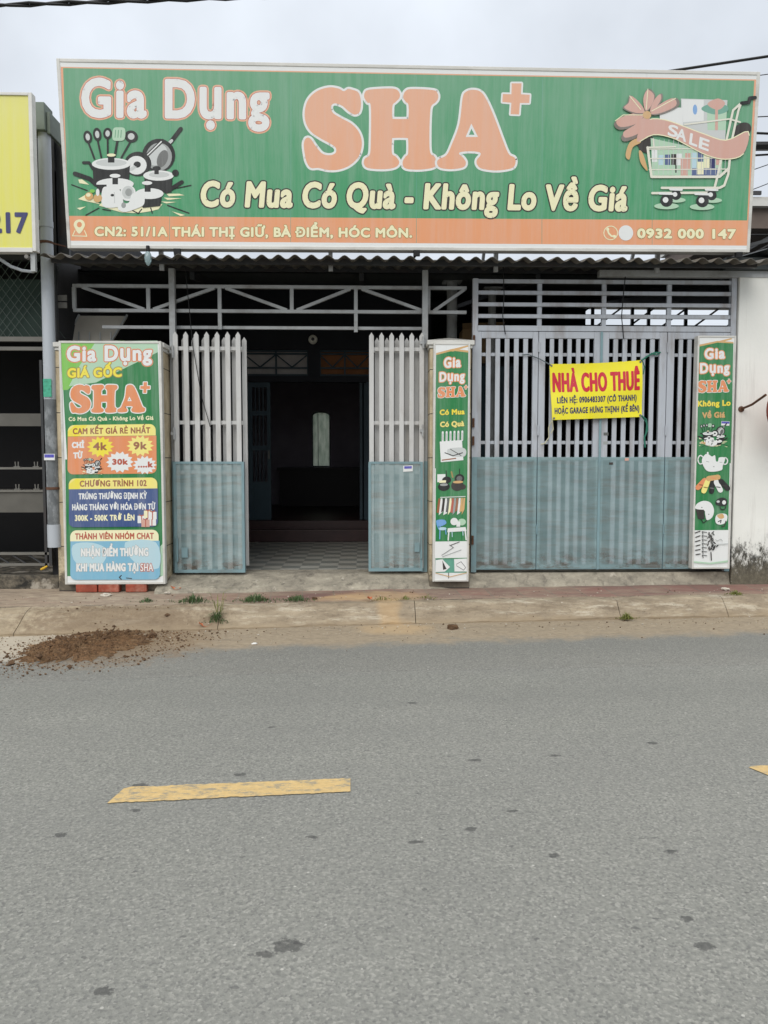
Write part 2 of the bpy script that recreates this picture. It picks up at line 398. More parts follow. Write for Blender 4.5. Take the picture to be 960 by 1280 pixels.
def pave_material():
    n = Nodes('dusty_red_paving')
    q = n.xyz()
    br = n.new('TexBrick')
    br.inputs['Scale'].default_value = 1.0; br.inputs['Brick Width'].default_value = 0.3; br.inputs['Row Height'].default_value = 0.3
    br.inputs['Mortar Size'].default_value = 0.008; br.offset = 0.0
    rot = n.new('VectorRotate'); rot.rotation_type = 'Z_AXIS'; rot.inputs['Angle'].default_value = R(-4); n.link(n.pos, rot.inputs['Vector'])
    n.link(rot.outputs[0], br.inputs['Vector'])
    br.inputs['Color1'].default_value = lin((138, 100, 90)); br.inputs['Color2'].default_value = lin((120, 94, 86)); br.inputs['Mortar'].default_value = lin((112, 100, 90))
    dust = n.mix(n.rng(n.noise(12, 9, n.scaled((0.6, 1.3, 1)), 0.78), 0.34, 0.66), lin((130, 114, 98)), lin((178, 162, 140)))
    red = n.rng(q[0], -2.2, -0.2, 0.1, 0.0)                    # the left end lies under sandy cement
    edge = n.math('SUBTRACT', q[1], n.math('MULTIPLY', q[0], 0.07))
    f = n.math('ADD', n.rng(n.noise(3.2, 9, n.scaled((0.5, 1.2, 1)), 0.72), 0.42, 0.66, 0, 0.8), n.rng(edge, -0.88, -0.62, 0.75, 0.0), True)
    f = n.math('ADD', f, n.rng(q[0], -1.9, -0.6, 0.75, 0.0), True)
    base = n.mix(f, br.outputs['Color'], dust)
    base = n.mix(n.rng(n.noise(2.1, 8, n.scaled((0.6, 1.5, 1)), 0.7), 0.55, 0.8, 0, 0.5), base, lin((96, 86, 78)))
    ej = n.math('ABSOLUTE', n.math('ADD', edge, n.math('ADD', 0.735, n.math('MULTIPLY', n.math('SUBTRACT', n.noise(6, 6), 0.5), 0.06))))
    dk = n.math('MULTIPLY', n.rng(ej, 0.012, 0.026, 1, 0), n.rng(n.noise(2.6, 6, None, 0.7), 0.48, 0.56, 0, 0.8))
    base = n.mix(dk, base, lin((74, 66, 54)))
    nz = n.noise(7, 6)
    for (x, y, rx, ry, a) in SAND_SPILL:
        base = n.mix(n.math('MULTIPLY', n.blob(x, y, rx, ry, nz, a, 0.9, 1.5), 0.5), base, lin((200, 168, 124)))
    n.link(base, n.b.inputs['Base Color']); n.b.inputs['Roughness'].default_value = 0.9
    n.bump(n.noise(30, 8, None, 0.7), 0.5, 0.01)
    return n.m
M_PAVE = pave_material()

def ramp_material():
    n = Nodes('stained_threshold_cement')
    q = n.xyz()
    base = n.mix(n.rng(n.noise(6, 8, n.scaled((0.7, 1, 1.5)), 0.7), 0.32, 0.68), lin((118, 112, 100)), lin((176, 168, 150)))
    base = n.mix(n.rng(n.noise(9, 8, n.scaled((1.2, 1, 0.5)), 0.75), 0.52, 0.66, 0, 0.7), base, lin((84, 78, 70)))
    base = n.mix(n.rng(n.noise(15, 7), 0.6, 0.7, 0, 0.5), base, lin((202, 194, 178)))
    n.link(base, n.b.inputs['Base Color']); n.b.inputs['Roughness'].default_value = 0.9
    n.bump(n.noise(28, 8, None, 0.7), 0.7, 0.015)
    return n.m
M_RAMP = ramp_material()

def paint_material():
    n = Nodes('worn_yellow_road_paint')
    base = n.mix(n.rng(n.noise(40, 5), 0.3, 0.7), lin((188, 160, 108)), lin((204, 176, 122)))
    worn = n.rng(n.noise(16, 10, n.scaled((0.6, 1.4, 1)), 0.85), 0.5, 0.58, 0, 0.92)
    base = n.mix(worn, base, lin((134, 130, 116)))
    n.link(base, n.b.inputs['Base Color']); n.b.inputs['Roughness'].default_value = 0.8
    n.bump(n.noise(110, 4), 0.5, 0.005)
    return n.m
M_PAINT = paint_material()

# ------------------------------------------------------------------ mesh and object helpers
class MB:
    def __init__(s):
        s.v, s.f, s.mi, s.mats = [], [], [], []
    def _m(s, m):
        if m not in s.mats: s.mats.append(m)
        return s.mats.index(m)
    def face(s, pts, m=None):
        b = len(s.v); s.v += [tuple(p) for p in pts]
        s.f.append(tuple(range(b, b + len(pts)))); s.mi.append(s._m(m))
        return s
    def box(s, x0, x1, y0, y1, z0, z1, m=None):
        b = len(s.v)
        s.v += [(x, y, z) for z in (z0, z1) for y in (y0, y1) for x in (x0, x1)]
        for q in ((0, 2, 3, 1), (4, 5, 7, 6), (0, 1, 5, 4), (2, 6, 7, 3), (0, 4, 6, 2), (1, 3, 7, 5)):
            s.f.append(tuple(b + i for i in q)); s.mi.append(s._m(m))
        return s
    def bar(s, p, q, w, h=None, m=None, up=(0, 1, 0)):
        """square bar from p to q: w across, h along `up`"""
        h = w if h is None else h
        p, q = Vector(p), Vector(q)
        d = (q - p).normalized(); u = Vector(up)
        if abs(d.dot(u)) > 0.95: u = Vector((1, 0, 0))
        a = d.cross(u).normalized(); c = a.cross(d).normalized()
        b = len(s.v)
        for e in (p, q):
            for (i, j) in ((-1, -1), (1, -1), (1, 1), (-1, 1)): s.v.append(tuple(e + a * i * w / 2 + c * j * h / 2))
        for f in ((3, 2, 1, 0), (4, 5, 6, 7), (0, 1, 5, 4), (1, 2, 6, 5), (2, 3, 7, 6), (3, 0, 4, 7)):
            s.f.append(tuple(b + i for i in f)); s.mi.append(s._m(m))
        return s
    def tube(s, pts, r, n=10, m=None, cap=True):
        pts = [Vector(p) for p in pts]
        rs = r if isinstance(r, (list, tuple)) else [r] * len(pts)
        rings = []
        ref = None
        for i, p in enumerate(pts):
            d = (pts[min(i + 1, len(pts) - 1)] - pts[max(i - 1, 0)]).normalized()
            if ref is None or abs(d.dot(ref)) > 0.98: ref = Vector((0, 0, 1)) if abs(d.z) < 0.9 else Vector((1, 0, 0))
            a = d.cross(ref).normalized(); c = a.cross(d).normalized()
            ref = c
            b = len(s.v)
            for k in range(n):
                t = 2 * math.pi * k / n
                s.v.append(tuple(p + (a * math.cos(t) + c * math.sin(t)) * rs[i]))
            rings.append(b)
        for b0, b1 in zip(rings, rings[1:]):
            for k in range(n):
                s.f.append((b0 + k, b0 + (k + 1) % n, b1 + (k + 1) % n, b1 + k)); s.mi.append(s._m(m))
        if cap:
            for b in (rings[0], rings[-1]):
                s.f.append(tuple(b + k for k in range(n))); s.mi.append(s._m(m))
        return s
    def build(s, name, m=None, parent=None, local=False, smooth=False, bevel=0.0):
        me = bpy.data.meshes.new(name)
        off = Vector((0, 0, 0))
        if parent is not None and not local:
            p = parent
            while p is not None:
                off += p.location; p = p.parent
        me.from_pydata([tuple(Vector(v) - off) for v in s.v], [], s.f)
        for k in s.mats: me.materials.append(k if k is not None else m)
        if len(s.mats) > 1 or True:
            me.polygons.foreach_set('material_index', s.mi)
        bm = bmesh.new(); bm.from_mesh(me)
        if not getattr(s, 'flat', False): bmesh.ops.recalc_face_normals(bm, faces=bm.faces)
        bm.to_mesh(me); bm.free()
        if smooth:
            me.polygons.foreach_set('use_smooth', [True] * len(me.polygons))
            try: me.set_sharp_from_angle(angle=R(40))
            except Exception: pass
        me.update()
        o = bpy.data.objects.new(name, me)
        COL.objects.link(o)
        o.parent = parent
        if bevel:
            md = o.modifiers.new('bevel', 'BEVEL'); md.width = bevel; md.segments = 2; md.limit_method = 'ANGLE'
        return o

def tag(o, label, cat, group=None, kind=None):
    o['label'] = label; o['category'] = cat
    if group: o['group'] = group
    if kind: o['kind'] = kind
    return o

def thing(name, label, cat, loc=(0, 0, 0), group=None, rot=(0, 0, 0)):
    o = bpy.data.objects.new(name, None)
    COL.objects.link(o)
    o.empty_display_size = 0.1
    o.location = loc; o.rotation_euler = rot
    return tag(o, label, cat, group)

def structure(o, label=None):
    o['kind'] = 'structure'
    return o

# ------------------------------------------------------------------ flat printed artwork
def homography(src, dst):
    A = []
    for (x, y), (u, v) in zip(src, dst):
        A.append([x, y, 1, 0, 0, 0, -u * x, -u * y]); A.append([0, 0, 0, x, y, 1, -v * x, -v * y])
    b = [c for p in dst for c in p]
    h = np.linalg.solve(np.array(A, float), np.array(b, float))
    return np.append(h, 1).reshape(3, 3)

GLYPH = {}
def glyphs(body, space=1.0):
    if (body, space) in GLYPH: return GLYPH[body, space]
    c = bpy.data.curves.new('lettering', 'FONT'); c.body = body; c.resolution_u = 4; c.fill_mode = 'FRONT'; c.space_character = space
    o = bpy.data.objects.new('lettering', c); COL.objects.link(o)
    dg = bpy.context.evaluated_depsgraph_get(); dg.update()
    me = bpy.data.meshes.new_from_object(o.evaluated_get(dg))
    vs = [(v.co.x, v.co.y) for v in me.vertices]
    fs = [tuple(p.vertices) for p in me.polygons]
    cnt = {}
    for f in fs:
        for i in range(len(f)):
            e = tuple(sorted((f[i], f[(i + 1) % len(f)]))); cnt[e] = cnt.get(e, 0) + 1
    # weld vertices that share a place so that inner edges are not taken for outlines
    key = {}
    rep = [key.setdefault((round(x, 5), round(y, 5)), i) for i, (x, y) in enumerate(vs)]
    cnt = {}
    for f in fs:
        for i in range(len(f)):
            a, b = rep[f[i]], rep[f[(i + 1) % len(f)]]
            if a != b:
                e = (min(a, b), max(a, b)); cnt[e] = cnt.get(e, 0) + 1
    edges = [e for e, k in cnt.items() if k == 1]
    bpy.data.objects.remove(o); bpy.data.curves.remove(c); bpy.data.meshes.remove(me)
    GLYPH[body, space] = (vs, fs, edges)
    return GLYPH[body, space]
CAP = max(v[1] for v in glyphs('H')[0])

def smooth_loop(pts, n=5):
    out = []
    N = len(pts)
    for i in range(N):
        p0, p1, p2, p3 = (pts[(i + k - 1) % N] for k in range(4))
        for j in range(n):
            t = j / n
            out.append(tuple(0.5 * (2 * b + (c - a) * t + (2 * a - 5 * b + 4 * c - d) * t * t + (3 * b - a - 3 * c + d) * t ** 3)
                             for a, b, c, d in zip(p0, p1, p2, p3)))
    return out

def arc(cx, cy, rx, ry, a0, a1, n=14):
    return [(cx + rx * math.cos(R(a0 + (a1 - a0) * i / n)), cy + ry * math.sin(R(a0 + (a1 - a0) * i / n))) for i in range(n + 1)]

class Art:
    """ink laid on a flat panel; grid coordinates run right and down and are mapped to the panel's own metres"""
    def __init__(s, parent, corners, w, h, depth):
        s.H = homography(corners, [(0, h), (w, h), (w, 0), (0, 0)])
        s.parent, s.d, s.mb = parent, depth, MB()
        s.mb.flat = True
        s.view(0, 0, 1)
    fine = 0
    def view(s, x0, y0, sc): s.vx, s.vy, s.vs = x0, y0, sc
    def p(s, x, y, d):
        x, y = s.vx + x / s.vs, s.vy + y / s.vs
        q = s.H @ np.array([x, y, 1.0])
        return (q[0] / q[2], -d, q[1] / q[2])
    def layer(s): s.d += 7e-5; return s.d
    def poly(s, pts, col, holes=()):
        d = s.layer()
        loops = [pts] + list(holes)
        flat = [q for l in loops for q in l]
        tri = tessellate_polygon([[Vector((x, y, 0)) for x, y in l] for l in loops])
        for t in tri:
            s.mb.face([s.p(*flat[i], d) for i in t], I(col))
    def sm(s, pts, col, n=4): s.poly(smooth_loop(pts, n), col)
    def rect(s, x0, y0, x1, y1, col): s.poly([(x0, y0), (x1, y0), (x1, y1), (x0, y1)], col)
    def ell(s, cx, cy, rx, ry, col, rot=0, n=22):
        c, sn = math.cos(R(rot)), math.sin(R(rot))
        s.poly([(cx + rx * math.cos(t) * c - ry * math.sin(t) * sn, cy + rx * math.cos(t) * sn + ry * math.sin(t) * c)
                for t in (2 * math.pi * i / n for i in range(n))], col)
    def _ribbon(s, edges, hw, m, d, round_=True):
        done = set()
        if s.fine:
            e2 = []
            for a, b in edges:
                k = max(1, int(math.dist(a, b) / s.fine) + 1)
                q = [(a[0] + (b[0] - a[0]) * i / k, a[1] + (b[1] - a[1]) * i / k) for i in range(k + 1)]
                e2 += list(zip(q, q[1:]))
            edges = e2
        for a, b in edges:
            dx, dy = b[0] - a[0], b[1] - a[1]
            L = math.hypot(dx, dy)
            if L < 1e-9: continue
            nx, ny = -dy / L * hw, dx / L * hw
            dd = d + random.random() * 3e-5
            s.mb.face([s.p(x, y, dd) for x, y in ((a[0] + nx, a[1] + ny), (b[0] + nx, b[1] + ny), (b[0] - nx, b[1] - ny), (a[0] - nx, a[1] - ny))], m)
            if round_:
                for e in (a, b):
                    k = (round(e[0], 3), round(e[1], 3))
                    if k in done: continue
                    done.add(k)
                    dd = d + random.random() * 3e-5
                    s.mb.face([s.p(e[0] + hw * math.cos(t), e[1] + hw * math.sin(t), dd) for t in (2 * math.pi * i / 8 for i in range(8))], m)
    def line(s, pts, w, col, closed=False):
        d = s.layer()
        ed = list(zip(pts, pts[1:])) + ([(pts[-1], pts[0])] if closed else [])
        s._ribbon(ed, w / 2, I(col), d)
    def outlined(s, pts, col, outline, holes=()):
        """shape with outlines listed outermost first"""
        for w, c in outline:
            d = s.layer()
            for l in [pts] + list(holes):
                s._ribbon(list(zip(l, list(l[1:]) + [l[0]])), w, I(c), d)
        s.poly(pts, col, holes)
    def text(s, body, xl, yl, xr, yr, cap, col, bold=0.0, outline=(), slant=0.0, space=1.1):
        """one line of lettering from (xl,yl) to (xr,yr) on its baseline, capitals `cap` high"""
        vs, fs, edges = glyphs(body, space)
        x0 = min(v[0] for v in vs); x1 = max(v[0] for v in vs)
        def g(v):
            t = (v[0] - x0) / (x1 - x0); k = v[1] / CAP
            return (xl + (xr - xl) * t + slant * k * cap, yl + (yr - yl) * t - k * cap)
        P = [g(v) for v in vs]
        E_ = [(P[a], P[b]) for a, b in edges]
        for w, c in outline:
            s._ribbon(E_, w + bold, I(c), s.layer())
        if bold: s._ribbon(E_, bold, I(col), s.layer())
        d = s.layer()
        for f in fs:
            tris = [(P[f[0]], P[f[i]], P[f[i + 1]]) for i in range(1, len(f) - 1)]
            while tris:
                t = tris.pop()
                if s.fine:
                    L = [math.dist(t[i], t[(i + 1) % 3]) for i in range(3)]
                    k = L.index(max(L))
                    if L[k] > s.fine:
                        p_, q_, o_ = t[k], t[(k + 1) % 3], t[(k + 2) % 3]
                        m_ = ((p_[0] + q_[0]) / 2, (p_[1] + q_[1]) / 2)
                        tris += [(p_, m_, o_), (m_, q_, o_)]; continue
                s.mb.face([s.p(*c_, d) for c_ in t], I(col))
    def part(s, name, parent=None):
        o = s.mb.build(name, None, parent or s.parent, local=True)
        s.mb = MB(); s.mb.flat = True
        return o

# letter shapes of the slab-serif headline, traced on a 960-wide grid
S_PTS = [(236, 156), (262, 168), (271, 205), (266, 240), (248, 250), (225, 238), (200, 217), (172, 208), (159, 220), (166, 243), (195, 262), (238, 286), (266, 320),
         (275, 362), (262, 408), (230, 440), (190, 456), (150, 458), (112, 450), (84, 450), (68, 428), (60, 392), (57, 358), (66, 338), (82, 340), (102, 368),
         (127, 396), (157, 402), (177, 392), (176, 374), (158, 360), (118, 338), (84, 314), (65, 282), (60, 240), (73, 194), (106, 162), (150, 148), (186, 152), (206, 162), (222, 154)]
H_PTS = [(300, 157), (345, 153), (395, 153), (414, 166), (416, 186), (402, 202), (390, 214), (388, 240), (389, 262), (396, 266), (443, 266), (449, 262), (449, 214), (438, 202), (429, 184), (437, 163),
         (460, 154), (540, 158), (558, 170), (560, 190), (550, 205), (535, 218), (530, 250), (528, 330), (531, 392), (548, 408), (555, 430), (545, 448), (500, 456), (450, 455),
         (431, 446), (428, 426), (438, 408), (448, 395), (448, 345), (442, 338), (395, 338), (388, 344), (388, 395), (403, 408), (415, 428), (402, 447), (360, 455), (300, 451), (283, 436), (286, 415), (304, 400),
         (308, 350), (308, 220), (295, 205), (283, 185), (286, 166)]
A_PTS = [(652, 188), (664, 165), (690, 157), (720, 165), (742, 195), (772, 262), (805, 350), (826, 398), (848, 412), (850, 436), (835, 452), (780, 460), (725, 453), (707, 438), (706, 420), (718, 405),
         (718, 393), (690, 388), (648, 390), (640, 398), (655, 412), (665, 430), (655, 448), (610, 455), (570, 450), (557, 435), (562, 418), (592, 402), (612, 362), (640, 285)]
A_HOLE = [(685, 284), (710, 334), (664, 334)]
PLUS = [(836, 133), (873, 133), (871, 174), (904, 176), (902, 207), (867, 207), (864, 250), (832, 249), (835, 206), (801, 203), (803, 173), (835, 174)]

def headline(art, col, white_w, k=1.0):
    art.outlined(smooth_loop(S_PTS), col, [(white_w, 'white')])
    art.outlined(smooth_loop(H_PTS), col, [(white_w, 'white')])
    art.outlined(smooth_loop(A_PTS), col, [(white_w, 'white')], [A_HOLE])
    art.outlined(PLUS, col, [(white_w * 0.8, 'white')])

def cookware(a, rich=True):
    """pots, pans and kitchen tools on a 960 x 774 grid"""
    for p in ([(80, 460), (110, 458), (165, 500), (90, 488)], [(70, 680), (140, 668), (95, 695)], [(800, 705), (905, 735), (870, 742)], [(760, 570), (860, 570), (900, 582), (780, 590)],
              [(740, 600), (880, 606), (770, 618)], [(720, 630), (840, 634), (760, 645)], [(80, 610), (150, 570), (250, 650), (130, 625)], [(240, 660), (330, 690), (420, 715), (540, 720), (640, 705), (700, 690), (730, 650), (260, 640)]):
        a.poly(p, 'cream')
    for q in ([(30, 500), (150, 545)], [(140, 735), (240, 680)], [(780, 540), (950, 505)], [(770, 660), (935, 720)], [(640, 680), (652, 720)], [(270, 690), (330, 700)], [(500, 700), (545, 722), (570, 690)]):
        a.line(q, 9, 'black')
    # pan with handle
    a.line([(790, 175), (870, 70)], 34, 'black'); a.line([(770, 190), (800, 160)], 24, 'grey_light')
    a.ell(700, 275, 128, 130, 'black'); a.ell(703, 285, 100, 108, 'grey'); a.ell(690, 270, 66, 90, 'grey_light', 35); a.ell(730, 300, 40, 70, 'grey_dark', 20)
    a.line([(610, 275), (730, 160)], 28, 'black'); a.line([(615, 270), (720, 168)], 10, 'white')
    a.ell(540, 340, 105, 95, 'black'); a.ell(530, 350, 78, 72, 'white'); a.ell(535, 345, 28, 24, 'black')
    # tools
    for (x, y, rx, ry, bx, by, r_) in ((153, 132, 33, 50, 205, 300, -10), (226, 112, 32, 52, 258, 290, -8), (306, 105, 34, 44, 308, 280, 0), (488, 128, 52, 46, 412, 292, 20)):
        a.line([(x, y + 30), (bx, by)], 14, 'black'); a.ell(x, y, rx, ry, 'black', r_); a.ell(x, y, rx * 0.5, ry * 0.55, 'grey_light', r_)
    a.line([(385, 140), (362, 280)], 18, 'black'); a.sm([(350, 70), (390, 58), (440, 70), (436, 150), (390, 162), (345, 150)], 'mint')
    for x in (368, 390, 412): a.line([(x, 80), (x - 4, 135)], 6, 'green')
    # tall pot
    a.line([(120, 330), (165, 330), (195, 380)], 22, 'black'); a.line([(490, 380), (545, 340)], 22, 'grey_light'); a.ell(535, 342, 25, 20, 'black')
    a.poly([(190, 345), (480, 345), (470, 500), (200, 500)], 'black'); a.ell(335, 340, 150, 46, 'white'); a.ell(335, 332, 120, 28, 'grey_light')
    a.rect(310, 275, 360, 330, 'black'); a.ell(335, 272, 34, 12, 'cream')
    # right pot
    a.poly([(590, 440), (808, 440), (800, 560), (600, 560)], 'black'); a.ell(700, 430, 118, 40, 'white'); a.ell(705, 424, 80, 22, 'grey_light'); a.ell(685, 375, 32, 18, 'black'); a.rect(668, 380, 702, 420, 'black'); a.ell(830, 410, 26, 26, 'black')
    a.line([(760, 555), (880, 480)], 30, 'black')
    # front pots and the pale jug
    a.line([(55, 415), (170, 455), (220, 500)], 34, 'black')
    a.ell(365, 495, 145, 45, 'white'); a.poly([(220, 500), (300, 500), (300, 560), (235, 560)], 'black'); a.rect(345, 440, 388, 498, 'black'); a.ell(365, 432, 42, 15, 'white')
    a.poly([(545, 590), (726, 580), (715, 665), (580, 680)], 'black'); a.ell(630, 570, 110, 42, 'white'); a.rect(594, 500, 640, 556, 'black'); a.ell(612, 488, 40, 15, 'white')
    a.sm([(270, 530), (330, 520), (400, 540), (430, 650), (380, 675), (270, 665)], 'white'); a.ell(465, 565, 60, 62, 'white'); a.ell(465, 560, 46, 50, 'grey_light'); a.ell(470, 560, 26, 30, 'grey')
    a.sm([(500, 570), (580, 560), (590, 650), (520, 690), (440, 712), (390, 690), (400, 650), (470, 640)], 'white')
    a.ell(345, 582, 14, 10, 'black'); a.ell(432, 660, 18, 22, 'grey'); a.line([(360, 560), (362, 640)], 6, 'grey_light')
    if rich:
        a.ell(165, 590, 32, 30, 'tan'); a.ell(232, 605, 34, 32, 'tan'); a.ell(160, 580, 18, 14, 'cream'); a.ell(190, 550, 20, 14, 'lime'); a.ell(232, 560, 14, 28, 'white')

def cart(a):
    """sale trolley with gifts and a big bow, on a 960 x 909 grid"""
    a.ell(845, 320, 45, 60, 'dark', 60); a.poly([(175, 400), (200, 330), (250, 300), (280, 370), (240, 465), (200, 450)], 'dark')
    # gifts
    a.poly([(455, 120), (750, 130), (735, 400), (460, 400)], 'grey_light'); a.poly([(322, 172), (465, 178), (470, 330), (322, 330)], 'white')
    a.poly([(460, 125), (600, 128), (600, 260), (470, 270)], 'white'); a.ell(545, 190, 14, 32, 'blue_chair')
    a.poly([(620, 190), (745, 185), (740, 320), (625, 320)], 'mint'); a.sm([(590, 175), (660, 150), (745, 165), (750, 200), (680, 222), (600, 200)], 'teal'); a.sm([(625, 150), (690, 120), (735, 150), (700, 190), (650, 180)], 'pink'); a.rect(672, 190, 690, 320, 'pink')
    a.poly([(265, 370), (720, 470), (715, 615), (275, 615)], 'mint')
    for i, (x, c) in enumerate(((290, 'white'), (330, 'sky_pale'), (372, 'blue'), (412, 'dark'), (445, 'white'), (500, 'pink'), (540, 'sky_pale'), (580, 'blue'), (620, 'cream'), (655, 'navy'), (695, 'pink'))):
        a.rect(x - 17, 440 + (i * 37) % 40, x + 17, 520 + (i * 23) % 70, c)
    a.rect(525, 560, 690, 612, 'blue'); a.rect(300, 540, 420, 605, 'mint'); a.rect(455, 500, 500, 612, 'pink'); a.rect(560, 520, 600, 600, 'cream')
    for x in range(290, 760, 30): a.line([(x, 380), (x - 6, 600)], 3, 'grey_light')
    for y in (440, 500, 570): a.line([(255, y), (740, y - 4)], 6, 'cart')
    # frame
    a.line([(280, 375), (285, 430)], 8, 'cart'); a.line([(480, 285), (760, 250), (830, 270)], 10, 'cart'); a.line([(245, 430), (270, 615), (700, 615), (760, 560)], 16, 'cart'); a.line([(245, 430), (420, 425)], 10, 'cart')
    for dx in (0, 34): a.line([(740 + dx, 400), (770 + dx, 260), (785 + dx, 195), (835, 150)], 14, 'cart')
    a.line([(710, 500), (690, 600), (670, 680), (640, 715), (275, 718)], 15, 'cart'); a.line([(765, 500), (755, 600), (730, 670), (700, 685), (335, 685)], 15, 'cart')
    a.line([(838, 150), (885, 145), (890, 118), (925, 115)], 22, 'black')
    for (x, y) in ((365, 800), (590, 805), (430, 762), (660, 764)): a.ell(x, y, 78 if y > 780 else 56, 20 if y > 780 else 16, 'mint')
    for (x, y, k) in ((425, 730, 0.8), (650, 732, 0.8), (365, 765, 1), (592, 768, 1)): a.ell(x, y, 40 * k, 40 * k, 'black'); a.ell(x - 6, y - 4, 18 * k, 18 * k, 'white'); a.line([(x - 45 * k, y - 45 * k), (x + 45 * k, y - 42 * k)], 14, 'white')
    # bow
    for p in ([(230, 210), (120, 220), (32, 265), (60, 310), (160, 290), (215, 240)], [(225, 240), (150, 300), (80, 345), (95, 385), (190, 350), (260, 262)], [(225, 205), (190, 140), (130, 92), (115, 140), (85, 175), (160, 210)],
              [(230, 195), (215, 110), (245, 50), (290, 90), (270, 160)], [(260, 200), (290, 120), (330, 80), (335, 120), (290, 190)], [(265, 215), (330, 150), (420, 108), (440, 160), (340, 210)]):
        a.sm([(x + 2, y + 8) for x, y in p], 'ribbon_shadow'); a.sm([(x + (232 - x) * 0.08, y + (220 - y) * 0.1) for x, y in p], 'pink')
    a.line([(215, 225), (90, 225), (40, 262)], 5, 'cream'); a.line([(235, 190), (245, 62)], 5, 'cream'); a.line([(270, 200), (420, 120)], 5, 'cream'); a.line([(200, 190), (130, 105)], 5, 'cream')
    a.ell(240, 225, 27, 25, 'tan')
    a.sm([(190, 370), (130, 400), (105, 480), (130, 505), (150, 430), (200, 400)], 'tan'); a.sm([(190, 450), (215, 470), (245, 575), (215, 550), (195, 510)], 'tan')
    # ribbon with its word
    band = [(200, 300), (260, 252), (360, 258), (480, 300), (600, 345), (740, 385), (880, 330), (850, 470), (740, 505), (620, 480), (500, 420), (400, 370), (280, 350), (180, 395)]
    a.sm(band, 'pink', 5)
    a.line(smooth_loop(band, 4)[4:26], 6, 'cream'); a.line(smooth_loop(band, 4)[28:52], 6, 'cream')
    for ch, x, y, r_ in (('S', 372, 352, 14), ('A', 425, 375, 18), ('L', 508, 408, 20), ('E', 568, 432, 20)):
        t = math.tan(R(r_)); wd = 58 if ch != 'L' else 46
        a.text(ch, x, y, x + wd, y + wd * t, 66, 'white', 3, slant=0.12)

# ================================================================== GROUND
def strip(name, m, A, B, parent=None, sub=1):
    """sheet between two polylines of (x,y,z)"""
    mb = MB()
    for (a0, a1, b0, b1) in zip(A, A[1:], B, B[1:]): mb.face([a0, a1, b1, b0])
    return mb.build(name, m, parent)

mb = MB(); mb.face([(-250, -250, -0.03), (250, -250, -0.03), (250, 250, -0.03), (-250, 250, -0.03)])
structure(mb.build('ground', M_RAMP))
XS = [-60, -12, -6, -4.5, -3, -1.5, 0, 1.5, 3.8, 6, 12, 60]
def kerb_base(x): return float(np.interp(x, [-60, -12, -3, 0, 3.8, 12, 60], [-5.5, -2.2, -1.36, -0.99, -0.72, -0.2, 3]))
def kerb_top(x): return float(np.interp(x, [-60, -12, -3, 0, 3.88, 12, 60], [-5.2, -1.9, -1.08, -0.84, -0.56, -0.02, 3.2]))
def back_line(x): return float(np.interp(x, [-3.1, -1.9, 0.2, 3.1, 3.8, 12], [-0.3, -0.40, -0.22, -0.06, -0.05, -0.04]))
def seam_y(x): return float(np.interp(x, [-60, -2.4, -0.84, 1.05, 2.9, 60], [-6, -2.72, -2.54, -2.46, -2.40, 0]))
mb = MB(); mb.face([(-60, -30, 0), (60, -30, 0), (60, 4, 0), (-60, 0, 0)])
road = structure(mb.build('road', M_ROAD))
mb = MB(); xs = np.linspace(-8, 8, 420)
def wob(x): return 0.02 * mnoise.noise(Vector((x * 1.3, 1, 0))) + 0.014 * mnoise.noise(Vector((x * 9, 2, 0))) + 0.008 * mnoise.noise(Vector((x * 31, 3, 0)))
L0 = [(x, seam_y(x) + wob(x), 0.0006) for x in xs]; L1 = [(x, p[1] + 0.03, 0.004) for x, p in zip(xs, L0)]; L2 = [(x, kerb_base(x) + 0.03, 0.005) for x in xs]
for A, B in ((L0, L1), (L1, L2)):
    for a0, a1, b0, b1 in zip(A, A[1:], B, B[1:]): mb.face([a0, a1, b1, b0])
structure(mb.build('road_edge_strip', M_STRIP, smooth=True))
# kerb: sloping cast blocks, each with a joint
def kerb():
    root = bpy.data.objects.new('kerb', None); COL.objects.link(root); root['kind'] = 'structure'
    edges = [-12, -9, -6, -4.2, -2.9, -1.25, 0.48, 2.38, 3.42, 5.2, 7.5, 12]
    for x0, x1 in zip(edges, edges[1:]):
        mb = MB(); n = 60
        rows = []
        for i in range(n + 1):
            x = x0 + 0.003 + (x1 - x0 - 0.006) * i / n
            yb, yt = kerb_base(x), kerb_top(x)
            j = lambda s_: (mnoise.noise(Vector((x * 2.3, s_ * 7.1, 1.7)))) * 0.02 + mnoise.noise(Vector((x * 9.3, s_ * 3.1, 4.7))) * 0.007
            prof = [(yb, -0.03), (yb, 0.02 + j(1)), (yb + (yt - yb) * 0.35, 0.075 + j(2)), (yb + (yt - yb) * 0.8, 0.15 + j(3)), (yt, 0.168 + j(4)), (yt + 0.09, 0.178 + j(5) * 0.5), (yt + 0.09, -0.03)]
            rows.append([(x, y, z) for y, z in prof])
        for a, b in zip(rows, rows[1:]):
            for k in range(len(a) - 1): mb.face([a[k], b[k], b[k + 1], a[k + 1]])
        mb.face(rows[0]); mb.face(rows[-1])
        bm = mb.build('kerb_block', M_KERB, root, smooth=True)
kerb()
def pz(x, y): return 0.178 + 0.02 * max(0, min(1, (y - kerb_top(x)) / 0.5))
xs = np.linspace(-12, 12, 121)
A = [(x, kerb_top(x) + 0.085, 0.174) for x in xs]; B = [(x, -0.02 if x < -3 or x > 3.9 else 0.0, 0.205) for x in xs]
mid = [(x, (a[1] + b[1]) / 2, 0.188 + 0.006 * mnoise.noise(Vector((x * 3, 0, 0)))) for x, a, b in zip(xs, A, B)]
mb = MB()
for L0, L1 in ((A, mid), (mid, B)):
    for a0, a1, b0, b1 in zip(L0, L0[1:], L1, L1[1:]): mb.face([a0, a1, b1, b0])
